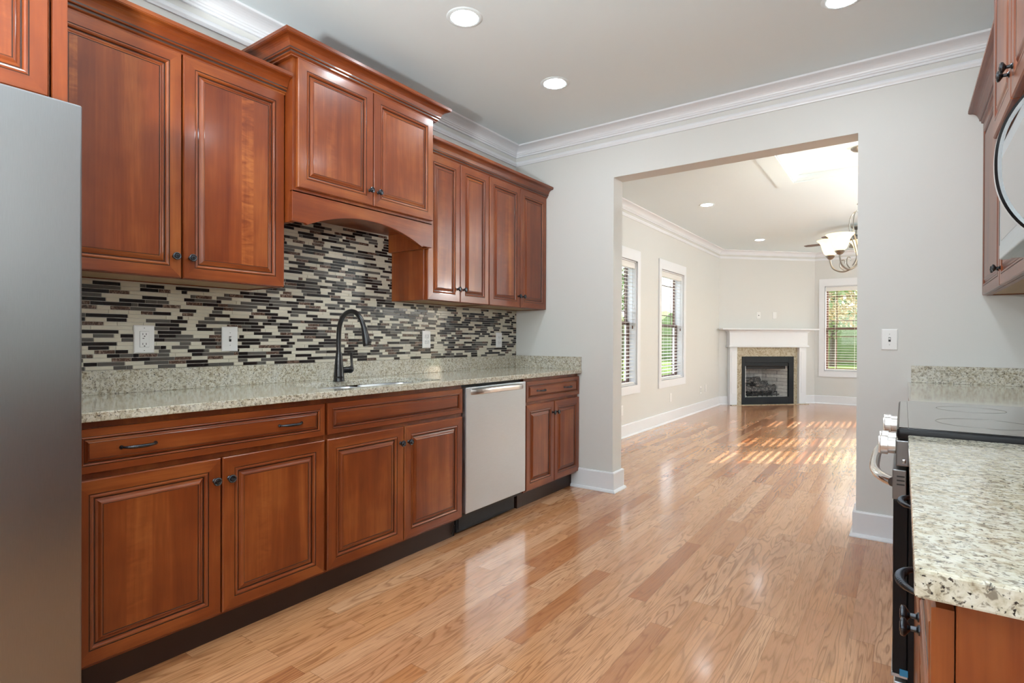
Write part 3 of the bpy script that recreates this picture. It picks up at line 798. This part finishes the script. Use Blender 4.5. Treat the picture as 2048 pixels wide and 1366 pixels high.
plate(ft, 1.377, 1.142, 'switch', 'white toggle switch on the mosaic tile left of the faucet', 'switch', 'light_switch')
plate(ft, 2.725, 1.144, 'outlet', 'white outlet on the mosaic tile right of the faucet', 'outlet', 'electrical_outlet')
plate(ft, 3.552, 1.140, 'outlet', 'white outlet on the mosaic tile nearest the corner', 'outlet', 'electrical_outlet')
fpk = lambda u, t, z: (u, YP-t, z)
plate(fpk, -.065, 1.153, 'switch', 'white toggle switch on the kitchen wall right of the doorway', 'switch', 'light_switch')
fwl = lambda u, t, z: (XL+t, u, z)
plate(fwl, 5.952, .318, 'blank', 'small white wall plate low beside the doorway jamb', 'wall plate', 'wall_plate')
plate(fwl, 7.604, .336, 'blank', 'white wall plate low below the second left window', 'wall plate', 'wall_plate')
plate(fwl, 9.008, .340, 'outlet', 'white outlet low on left wall near the fireplace', 'outlet', 'electrical_outlet')
plate(fwl, 9.284, .353, 'blank', 'white blank plate low on left wall, closest to fireplace', 'wall plate', 'wall_plate')
fdg = lambda u, t, z: dg(u, t, z)
plate(fdg, .768, 1.593, 'jack', 'white cable plate with dark jack above the mantel', 'wall plate', 'wall_plate')
plate(fdg, 1.085, 1.596, 'blank', 'white blank plate above the mantel, right one', 'wall plate', 'wall_plate')

# ---------------------------------------------------------------- dishwasher
dy0, dy1 = 2.424, 3.047
r = root('dishwasher', (-2.36, (dy0+dy1)/2, 0), 'stainless steel dishwasher with bowed handle between cherry base cabinets', 'dishwasher')
m_ = MB(); m_.box(XL+.02, -2.10, dy0, dy1, .10, .878); mk('tub', m_, 'blackmatte', r)
m_ = MB(); m_.box(-2.10, -2.052, dy0+.005, dy1-.004, .135, .866, bev=.004); mk('door', m_, 'steel_dw', r)
n = 24; m_ = MB(); P = []
for i in range(n+1):
    t_ = -1+2*i/n; P.append((-2.052+.004+.040*(1-t_**4)**.8 - (.008 if abs(t_) == 1 else 0), (dy0+dy1)/2-.0+t_*.268))
rings = []
for (x, y) in P:
    t_ = (y-(dy0+dy1)/2)/.268; zc = .836+.006*(1-t_*t_); hh = .0165
    rings.append([m_.bm.verts.new(q) for q in ((x-.010, y, zc-hh), (x, y, zc-hh*.8), (x+.003, y, zc), (x, y, zc+hh*.8), (x-.010, y, zc+hh))])
for A, B in zip(rings, rings[1:]):
    for k in range(5): m_.bm.faces.new((A[k], A[(k+1) % 5], B[(k+1) % 5], B[k]))
m_.bm.faces.new(rings[0]); m_.bm.faces.new(rings[-1]); mk('handle', m_, 'knobsteel', r, smooth=True)
m_ = MB(); m_.box(-2.14, -2.118, dy0-.002, dy1-.04, .015, .132, bev=.002); m_.box(-2.118, -2.113, dy0+.01, dy1-.055, .03, .118, bev=.002); mk('kick_plate', m_, 'fpmetal', r)
m_ = MB(); m_.tube([(-2.118, dy0-.03, .01), (-2.112, dy0-.02, .05), (-2.118, dy0-.012, .09), (-2.125, dy0-.02, .11)], .004, 8); m_.tube([(-2.115, dy0-.045, .02), (-2.112, dy0-.03, .07), (-2.12, dy0-.01, .06)], .003, 8)
mk('cable', m_, 'black', r, smooth=True)

# ---------------------------------------------------------------- refrigerator
r = root('refrigerator', (-2.25, .095, 0), 'tall brushed stainless steel refrigerator at the left edge', 'refrigerator')
m_ = MB(); m_.box(XL+.02, -1.965, -.365, .530, .02, 1.785, bev=.003); mk('case', m_, 'blackmatte', r)
m_ = MB(); m_.box(-1.960, -1.90, .012, .565, .06, 1.803, bev=.006, seg=3); d1_ = mk('door', m_, 'steel_h', r)
m_ = MB(); m_.box(-1.960, -1.90, -.375, .006, .06, 1.803, bev=.006, seg=3); d2_ = mk('door', m_, 'steel_h', r)
for dd_, yy in ((d1_, .06), (d2_, -.04)):
    m_ = MB(); m_.tube([(-1.90, yy, .62), (-1.86, yy, .64), (-1.845, yy, .70), (-1.845, yy, 1.5), (-1.86, yy, 1.56), (-1.90, yy, 1.58)], .011, 14); mk('handle', m_, 'steel_h', dd_, smooth=True)
m_ = MB(); m_.box(-1.99, -1.955, -.36, .54, 0, .055); mk('grille', m_, 'blackmatte', r)

# ---------------------------------------------------------------- right side: base cabinets, counters, range
RXF = .045
base_cabinet(.715, 1.655, XR, RXF, -1, 'cherry base cabinet under the near right granite counter', [(.722, 1.182, 1), (1.188, 1.645, -1)], [(.722, 1.645, (.985, 1.46))], dz=(.730, .868), zk=.655)
base_cabinet(2.425, YP-.001, XR, RXF, -1, 'cherry base cabinet between the range and the doorway wall', [(2.435, 3.10, 1), (3.106, YP-.01, -1)], [(2.435, 3.10, ()), (3.106, YP-.01, ())])
r = root('granite_countertop', (.335, 1.17, .885), 'speckled granite counter in the right foreground', 'countertop')
m_ = MB(); m_.box(.010, XR-.001, .690, 1.657, .885, .915, bev=.003); mk('slab', m_, 'granite', r)
m_ = MB(); m_.box(XR-.021, XR-.001, .690, 1.657, .915, 1.012, bev=.0015); mk('back_splash', m_, 'granite', r)
r = root('granite_countertop', (.335, 3.1, .885), 'granite counter beyond the range against the doorway wall', 'countertop')
m_ = MB(); m_.box(.020, XR-.001, 2.423, YP-.001, .885, .915, bev=.003); mk('slab', m_, 'granite', r)
m_ = MB(); m_.box(.035, XR-.021, YP-.021, YP-.001, .915, 1.008, bev=.0015); mk('side_splash', m_, 'granite', r)
m_ = MB(); m_.box(XR-.021, XR-.001, 2.423, YP-.001, .915, 1.008, bev=.0015); mk('back_splash', m_, 'granite', r)

ry0, ry1 = 1.664, 2.416
r = root('kitchen_range', (.3, 2.04, 0), 'slide-in range with black glass cooktop and stainless knobs', 'range')
m_ = MB(); m_.box(.012, XR-.01, ry0, ry1, .03, .900, bev=.002); mk('body', m_, 'black', r)
m_ = MB(); m_.box(-.013, XR-.01, ry0-.003, ry1+.003, .900, .930, bev=.008, seg=3); m_.box(-.008, .02, ry0+.002, ry1-.002, .868, .900, bev=.004)
mk('cooktop_frame', m_, 'black', r, smooth=True)
m_ = MB(); m_.box(.0115, XR-.06, ry0+.004, ry1-.004, .9302, .9318); m_.box(-.008, .0105, ry0+.004, ry1-.004, .9302, .9316); ck = mk('cooktop_glass', m_, 'glassblack', r)
m_ = MB()
for cx_, cyy, rr in ((.17, 1.86, .10), (.17, 2.22, .085), (.44, 1.86, .08), (.44, 2.22, .11)):
    m_ = MB(); m_.lathe([(rr, .9319), (rr, .9321), (rr-.002, .9321), (rr-.002, .9319)], (cx_, cyy, 0), n=40, cap=False)
    mk('burner_ring', m_, 'nickel', ck)
m_ = MB(); m_.box(-.014, .013, ry0-.001, ry1+.001, .835, .8995, bev=.003); cp = mk('control_panel', m_, 'steel_h', r)
m_ = MB(); m_.box(-.002, .006, ry0-.003, ry0, .843, .853, bev=.002); mk('rivet', m_, 'chrome', cp)
kn0 = None
for yy in (1.775, 1.875, 2.205, 2.305):
    if kn0 is None:
        m_ = MB(); m_.lathe([(.019, 0), (.021, .002), (.021, .018), (.0245, .0185), (.0245, .0345), (.023, .036), (.0005, .0365)], axis='-x', n=32); m_.box(-.040, -.030, -.004, .004, -.022, .022, bev=.001)
        kn0 = mk('knob', m_, 'knobsteel', cp, smooth=True, local=True); o = kn0
    else: o = link_copy(kn0, cp)
    o.location = Vector((-.014, yy, .868)) - r.location
m_ = MB(); m_.box(-.019, .012, ry0+.001, ry1-.001, .320, .752, bev=.003); dr = mk('oven_door', m_, 'black', r)
m_ = MB(); m_.box(-.021, .008, ry0-.001, ry1+.001, .752, .826, bev=.002); dt = mk('door_trim', m_, 'steel_h', dr)
m_ = MB()
for k in range(3): m_.box(-.012, .004, ry0-.0015, ry0-.0005, .808-.010*k, .8115-.010*k)
mk('vent_slots', m_, 'blackmatte', dr)
m_ = MB(); n = 26; m_.tube([(-.020-.048*(1-(-1+2*i/n)**4)**.9, 2.04+(-1+2*i/n)*.33, .785) for i in range(n+1)], [.0125]*(n+1), 14); mk('handle', m_, 'chrome', dr, smooth=True)
m_ = MB(); m_.box(-.021, .012, ry0+.0, ry1-.0, .312, .320); mk('door_bottom_edge', m_, 'steel_dw', dr)
m_ = MB(); m_.box(-.004, .013, ry0-.0016, ry0, .318, .334); mk('protective_film', m_, 'bluefilm', dr)
m_ = MB(); m_.box(-.016, .012, ry0+.002, ry1-.002, .10, .300, bev=.003); mk('storage_drawer', m_, 'steel_dw', r)
m_ = MB(); m_.box(.06, XR-.05, ry0+.02, ry1-.02, 0, .03); mk('base', m_, 'blackmatte', r)

# ---------------------------------------------------------------- right uppers and microwave
UXR = .355
upper_cabinet(2.52, YP-.001, 1.385, 2.298, XR, UXR, -1, 'cherry wall cabinet on right wall beside the doorway wall', [(2.528, 3.150, 1), (3.156, YP-.006, -1)],
              [(UXR, 2.52), (UXR, YP-.001)], kz=.075)
r = upper_cabinet(2.418, 2.519, 1.385, 2.298, XR, UXR, -1, 'narrow filler cabinet right of the microwave', [], [(UXR, 2.418), (UXR, 2.519)])
r = root('microwave_cabinet', (.46, 2.04, 1.80), 'projecting cherry cabinet above the microwave at the right edge', 'cabinet')
m_ = MB(); m_.box(XR-.002, .258, ry0-.002, ry1+.001, 1.800, 2.60); mk('body', m_, 'wood_v', r, bev=.001)
door(r, .238, -1, ry0+.004, 2.037, 1.815, 2.585, (2.010, 1.895)); door(r, .238, -1, 2.043, ry1-.004, 1.815, 2.585, (2.070, 1.895))
r = root('microwave', (.46, 2.04, 1.414), 'stainless over-the-range microwave with large curved chrome handle', 'microwave')
m_ = MB(); m_.box(.285, XR-.002, ry0, ry1, 1.418, 1.798, bev=.002); mk('case', m_, 'steel_dw', r)
m_ = MB(); m_.box(.256, .284, 1.86, ry1, 1.414, 1.782, bev=.004); dm = mk('door', m_, 'steel_dw', r)
m_ = MB(); m_.box(.2548, .2558, 1.93, ry1-.045, 1.47, 1.735); mk('door_window', m_, 'glassblack', dm)
m_ = MB(); m_.box(.2552, .262, ry1-.010, ry1-.004, 1.46, 1.74); mk('vent_strip', m_, 'blackmatte', dm)
m_ = MB(); m_.box(.257, .284, ry0, 1.857, 1.414, 1.782, bev=.004); mk('control_panel', m_, 'glassblack', r)
m_ = MB(); m_.box(.262, .284, ry0, ry1, 1.784, 1.798); mk('vent_grille', m_, 'blackmatte', r)
n = 28; P = []
for i in range(n+1):
    t_ = -1+2*i/n; P.append((.256-.062*(1-abs(t_)**2.3)**.9, 1.885, 1.600+t_*.172))
m_ = MB(); rings = []
for i, (x, y, z) in enumerate(P):
    T = (Vector(P[min(i+1, n)])-Vector(P[max(i-1, 0)])).normalized(); Nn = Vector((T.z, 0, -T.x))
    if Nn.x > 0: Nn = -Nn
    c0 = Vector((x, y, z))
    rings.append([m_.bm.verts.new(c0+q) for q in (Nn*0+Vector((0, .013, 0)), Nn*.006+Vector((0, .009, 0)), Nn*.006+Vector((0, -.009, 0)), Vector((0, -.013, 0)), Nn*-.008+Vector((0, -.012, 0)), Nn*-.008+Vector((0, .012, 0)))])
for A, B in zip(rings, rings[1:]):
    for k in range(6): m_.bm.faces.new((A[k], A[(k+1) % 6], B[(k+1) % 6], B[k])).material_index = 1 if k in (2,) else 0
m_.bm.faces.new(rings[0]); m_.bm.faces.new(rings[-1]); mk('handle', m_, ['chrome', 'black'], dm, smooth=False)

# ---------------------------------------------------------------- fireplace (local frame: x along wall, -y into room)
def L(s, n, z): return (s, -n, z)
r = root('fireplace', (DC.x, DC.y, 0), 'white corner fireplace mantel with marble surround and dark metal firebox', 'fireplace', rotz=PI/4)
def fpart(name, boxes, mat, par=None, bev=0, **k):
    m_ = MB()
    for b in boxes: m_.box(*b, fn=L)
    return mk(name, m_, mat, par or r, local=True, bev=bev, **k)
m_ = MB(); m_.prism([(.02, .002), (1.85, .002), (1.835, .205), (-.045, .205), (-.03, .15)][:0] or [(.03, .003), (1.84, .003), (1.84, .205), (-.045, .205), (-.06, .10)], 1.332, 1.357, lambda p, q, t_: (p, -q, t_)); mk('mantel_shelf', m_, 'trim', r, local=True, bev=.002)
m_ = MB()
cpf = [(0, 1.285), (.012, 1.285), (.014, 1.292)] + cove(.018, 1.295, .075, 1.325) + [(.085, 1.3315), (0, 1.3315)]
m_.sweep([(.15, -.003), (.15, -.10), (1.68, -.10), (1.68, -.003)], cpf, flip=1)
m_.box(.15, 1.68, .003, .10, 1.02, 1.3315, fn=L)
m_.sweep([(.15, -.003), (.15, -.10), (1.68, -.10), (1.68, -.003)], [(0, 1.022), (.016, 1.022), (.02, 1.03), (.02, 1.045), (.012, 1.056), (0, 1.056)])
mk('frieze', m_, 'trim', r, local=True)
for a, b in ((.165, .305), (1.525, 1.665)):
    fpart('pilaster', [(a, b, .003, .085, 0, 1.02), (a+.03, b-.03, .085, .09, .2, .95)], 'trim', bev=.002)
fpart('marble_surround', [(.305, .427, .003, .03, 0, 1.02), (1.446-.0, 1.525, .003, .03, 0, 1.02), (.427, 1.446, .003, .03, .857, 1.02)], 'stone')
fpart('hearth_strip', [(.165, 1.665, .09, .16, .0005, .008)], 'stone')
fpart('firebox_surround', [(.427, .486, .003, .045, 0, .857), (1.347, 1.446, .003, .045, 0, .857), (.486, 1.347, .003, .045, .0, .128), (.486, 1.347, .003, .045, .745, .857), (.486, 1.347, .003, .032, .685, .745)], 'fpmetal', bev=.002)
fpart('door_edge_glint', [(.488, .503, .02, .030, .13, .70)], 'edge_glint')  # pale strip painting the reflection along the glass door edge
m_ = MB()
A = [(.477, .002), (1.359, .002), (1.12, -.42), (.70, -.42)]
for i, j in ((1, 2), (2, 3), (3, 0)): m_.quad([L(*A[i], .1255), L(*A[j], .1255), L(*A[j], .689), L(*A[i], .689)])
m_.quad([L(*A[k], .1255) for k in range(4)]); mk('firebox_liner', m_, 'brick', r, local=True)
m_ = MB(); m_.quad([L(*A[k], .689) for k in (0, 1, 2, 3)]); m_.box(.486, 1.347, -.06, -.04, .63, .689, fn=L); mk('smoke_hood', m_, 'blackmatte', r, local=True)
lr = root('gas_log_set', dg(.91, -.2, .126), 'charred gas log pile inside the fireplace', 'gas logs', rotz=PI/4)
random.seed(3); lr.scale = (1.2, 1.15, 1.25)
def logmesh(p0, p1, rad):
    m_ = MB(); n = 10; p0, p1 = Vector(p0), Vector(p1)
    pts = [p0.lerp(p1, i/n)+Vector((0, random.uniform(-.008, .008), random.uniform(-.008, .008))) for i in range(n+1)]
    m_.tube(pts, [rad*random.uniform(.85, 1.15)*(.8 if i in (0, n) else 1) for i in range(n+1)], 10)
    for v in m_.bm.verts: v.co += Vector([random.uniform(-.004, .004) for _ in range(3)])
    return m_
for p0, p1, rad in (((-.30, -.03, .10), (.26, 0, .09), .055), ((-.27, .07, .15), (.20, .10, .17), .052), ((-.12, -.07, .18), (.22, .05, .12), .04), ((-.28, .02, .22), (.05, .06, .24), .045), ((.05, -.06, .07), (.32, .03, .15), .035)):
    mk('log', logmesh(p0, p1, rad), 'log', lr, smooth=True, local=True)
m_ = MB()
for k in range(7): m_.tube([(-.24+.08*k, -.10, .002), (-.24+.08*k, -.10, .07), (-.24+.08*k, .14, .05)], .007, 6)
m_.tube([(-.28, -.10, .03), (.28, -.10, .03)], .008, 6); mk('grate', m_, 'blackmatte', lr, local=True)

# ---------------------------------------------------------------- chandelier and ceiling fan
def chandelier(CX, CY, CZ, label, watts):
    r = root('chandelier', (CX, CY, CZ), label, 'chandelier')
    m_ = MB(); m_.lathe([(.085, 0), (.085, -.008), (.07, -.022), (.03, -.034), (.012, -.045), (.008, -.06)], n=32); mk('canopy', m_, 'nickel', r, smooth=True, local=True)
    m_ = MB(); z = -.055; k = 0
    while z > -.44:
        m_.tube([(.009*math.cos(a)*(1 if k % 2 else 0), .009*math.cos(a)*(0 if k % 2 else 1), z-.012+.016*math.sin(a)) for a in [2*PI*i/12 for i in range(13)]], .0018, 6); z -= .025; k += 1
    mk('chain', m_, 'nickel', r, smooth=True, local=True)
    m_ = MB(); m_.lathe([(.004, -.43), (.012, -.45), (.012, -.46), (.035, -.475), (.038, -.482), (.012, -.49), (.009, -.52), (.016, -.54), (.009, -.56), (.009, -.93), (.02, -.945), (.032, -.975), (.03, -1.0), (.012, -1.02), (.01, -1.035), (.002, -1.045)], n=24); mk('column', m_, 'nickel', r, smooth=True, local=True)
    arm0 = None; sh0 = None; cu0 = None
    for i in range(5):
        a = math.radians(163+72*i); Rm = Matrix.Rotation(a, 3, 'Z')
        if arm0 is None:
            m_ = MB(); pts = catmull([(.015, 0, -.97), (.07, 0, -1.02), (.15, 0, -1.045), (.225, 0, -1.01), (.25, 0, -.95), (.25, 0, -.915)], 6); m_.tube(pts, .0075, 8)
            m_.tube(catmull([(.012, 0, -.55), (.05, 0, -.54), (.09, 0, -.59), (.095, 0, -.70), (.06, 0, -.82), (.04, 0, -.93), (.07, 0, -1.0)], 6), .0045, 8)
            m_.tube(catmull([(.13, 0, -1.04), (.17, 0, -1.0), (.165, 0, -.95), (.135, 0, -.945), (.13, 0, -.975)], 5), .0045, 8)
            arm0 = mk('arm', m_, 'nickel', r, smooth=True, local=True); ar = arm0
            m_ = MB(); m_.lathe([(.006, -.93), (.02, -.922), (.035, -.905), (.04, -.893), (.03, -.893)], (.25, 0, 0), n=20); cu0 = mk('cup', m_, 'nickel', ar, smooth=True, local=True)
            m_ = MB(); m_.lathe([(.03, -.893), (.050, -.875), (.064, -.84), (.074, -.80), (.088, -.775), (.108, -.757), (.105, -.755), (.084, -.772), (.070, -.80), (.06, -.84), (.046, -.872), (.001, -.888)], (.25, 0, 0), n=32, cap=False)
            sh0 = mk('glass_shade', m_, 'shade', ar, smooth=True, local=True)
        else:
            ar = link_copy(arm0, r); link_copy(cu0, ar); link_copy(sh0, ar)
        ar.rotation_euler = (0, 0, a)
        ld = bpy.data.lights.new('bulb_light', 'POINT'); ld.energy = watts; ld.color = (.9, .95, 1); ld.shadow_soft_size = .03
        lo = bpy.data.objects.new('bulb_light', ld); C.objects.link(lo); lo.parent = ar; lo.location = (.25, 0, -.82)
chandelier(-.295, 5.55, CH+TH, 'brushed nickel chandelier with frosted bowl shades half hidden by the doorway jamb', 1.4)
def fill_uplight(x, y, label, watts, zt=1.45):  # unseen uplights, added to brighten the ceilings
    r = root('fill_uplight', (x, y, 0), label, 'added fill light')
    m_ = MB(); m_.lathe([(.14, 0), (.14, .012), (.12, .022), (.02, .03), (.011, .045)], n=32); mk('base', m_, 'nickel', r, smooth=True, local=True)
    m_ = MB(); m_.tube([(0, 0, .03), (0, 0, zt-.12)], .011, 14); mk('pole', m_, 'nickel', r, smooth=True, local=True)
    m_ = MB(); m_.lathe([(.012, zt-.13), (.03, zt-.12), (.10, zt-.07), (.22, zt), (.216, zt), (.098, zt-.062), (.03, zt-.11), (.001, zt-.115)], n=40, cap=False); mk('bowl_shade', m_, 'nickel', r, smooth=True, local=True)
    ld = bpy.data.lights.new('bulb_light', 'POINT'); ld.energy = watts; ld.color = (.93, .97, .98); ld.shadow_soft_size = .10
    lo = bpy.data.objects.new('bulb_light', ld); C.objects.link(lo); lo.parent = r; lo.location = (0, 0, zt-.02)
fill_uplight(-.95, -.60, 'added uplight behind the viewer, unseen fill for the kitchen ceiling', 215)
fill_uplight(1.55, 6.9, 'added uplight at right, unseen fill for the living room ceiling', 200, 1.9)
r = root('ceiling_fan', (-.53, 8.85, CH-.03), 'ceiling fan with thin dark blades beyond the chandelier', 'ceiling fan')
m_ = MB(); m_.lathe([(.07, 0), (.07, -.02), (.02, -.05), (.015, -.055), (.015, -.12), (.05, -.13), (.10, -.15), (.11, -.19), (.09, -.23), (.04, -.25)], n=28); mk('motor', m_, 'nickel', r, smooth=True, local=True)
bl0 = None
for i in range(5):
    if bl0 is None:
        m_ = MB(); m_.prism([(.16, -.045), (.3, -.062), (.6, -.068), (.66, -.04), (.66, .04), (.6, .068), (.3, .062), (.16, .045)], -.203, -.197, lambda p, q, t_: (p, q, t_+q*.03)); m_.box(.09, .2, -.012, .012, -.2, -.19)
        bl0 = mk('blade', m_, 'sash', r, local=True); b_ = bl0
    else: b_ = link_copy(bl0, r)
    b_.rotation_euler = (0, 0, math.radians(240+72*i))

# ---------------------------------------------------------------- outside
mb = MB(); mb.box(-150, 150, -60, 300, -.75, -.65); g = struct('ground_outside', mb, 'grass')
mb = MB(); mb.box(-9, 9, -30, YK-.16, -.649, -.05); struct('bounce_slab', mb, 'concrete')  # unseen pale slab, added to bounce daylight up to the kitchen ceiling
mb = MB(); mb.box(FX+.16, 14, -2, 17, -.649, -.3); mb.box(XR+.13, FX+.16, -2, YP-.01, -.649, -.05); mb.box(-14, XL-.3, 2, 14, -.649, -.6); struct('bounce_slab_side', mb, 'concrete')  # unseen pale slabs, added to bounce light in through the windows
random.seed(11)
def tree_mesh(h, cr, nleaf, lm, seed):
    random.seed(seed); t_ = MB(); t_.tube([(0, 0, 0), (.05, 0, h*.3), (-.05, .05, h*.6), (0, 0, h*.85)], [.22, .18, .12, .04], 10)
    for k in range(7):
        a = random.random()*6.28; z0 = h*random.uniform(.3, .6); t_.tube([(0, 0, z0), (math.cos(a)*cr*.4, math.sin(a)*cr*.4, z0+h*.12), (math.cos(a)*cr*.75, math.sin(a)*cr*.75, z0+h*.2)], [.08, .05, .02], 6)
    l = MB()
    cl = [(Vector((random.gauss(0, cr*.42), random.gauss(0, cr*.42), h*.62+random.gauss(0, h*.16))), cr*random.uniform(.25, .45)) for _ in range(16)]
    for _ in range(nleaf):
        c_, rr = random.choice(cl); d = Vector([random.gauss(0, 1) for _ in range(3)]).normalized()*rr*random.random()**.4; p = c_+d
        u = Vector([random.gauss(0, 1) for _ in range(3)]).normalized()*.13; v = u.orthogonal().normalized()*.08
        l.quad([p-u, p-v*.8, p+u, p+v])
    return t_, l
protos = []
for i, (h, cr, nl, lm) in enumerate(((9, 3.4, 2600, 'leaf'), (8, 2.8, 2200, 'leaf2'))):
    t_, l = tree_mesh(h, cr, nl, lm, 20+i)
    rr = root('tree', (0, 0, -.65), '', 'tree'); mk('trunk', t_, 'bark', rr, smooth=True, local=True); mk('foliage', l, lm, rr, local=True); protos.append(rr)
spots = [(-3.3, 21, 0, 'green tree seen through the back window, nearer'), (2.2, 29, 1, 'yellowing tree seen through the back window'), 
         (-19, 17, 0, 'green tree outside, nearest to the left wall of the house'), (-27, 30, 1, 'yellowing tree outside, far left of the left windows'),
         (-4, 44, 0, 'green tree far across the lawn'), (-17, 34.5, 0, 'green tree seen through the left windows'), (-21.5, 44, 1, 'yellowing tree far beyond the left windows'), (-1.3, 35, 1, 'yellowing tree across the lawn behind the back window'), (8, 42, 0, 'green tree at the far lawn edge'), (-34, 22, 0, 'green tree outside, farthest to the left'), (-7.2, 36, 1, 'yellowing tree on the far lawn left')]
used = set()
for x, y, k, lab in spots:
    o = protos[k] if k not in used else copy_tree(protos[k]); used.add(k)
    o.location = (x, y, -.65); o.rotation_euler = (0, 0, x*1.7+y); o['label'] = lab; o['group'] = 'trees outside the windows'

random.seed(5); mb = MB(); nx = 90
rows = []
prof_h = [(48.0, -.65), (47.6, .6), (47.9, 1.9), (48.6, 3.0), (49.6, 3.5), (50.8, 3.2), (51.4, 1.6), (51.2, -.65)]
for i in range(nx+1):
    x = -62+i*.9
    rows.append([mb.bm.verts.new((x+random.uniform(-.2, .2), y+random.uniform(-.35, .35), z+(random.uniform(-.35, .6) if z > 0 else 0))) for y, z in prof_h])
for A, B in zip(rows, rows[1:]):
    for k in range(len(prof_h)-1): mb.bm.faces.new((A[k], A[k+1], B[k+1], B[k]))
tag(mk('hedge', mb, 'leaf', smooth=True), 'long tall green hedge row at the far end of the lawn', 'hedge')
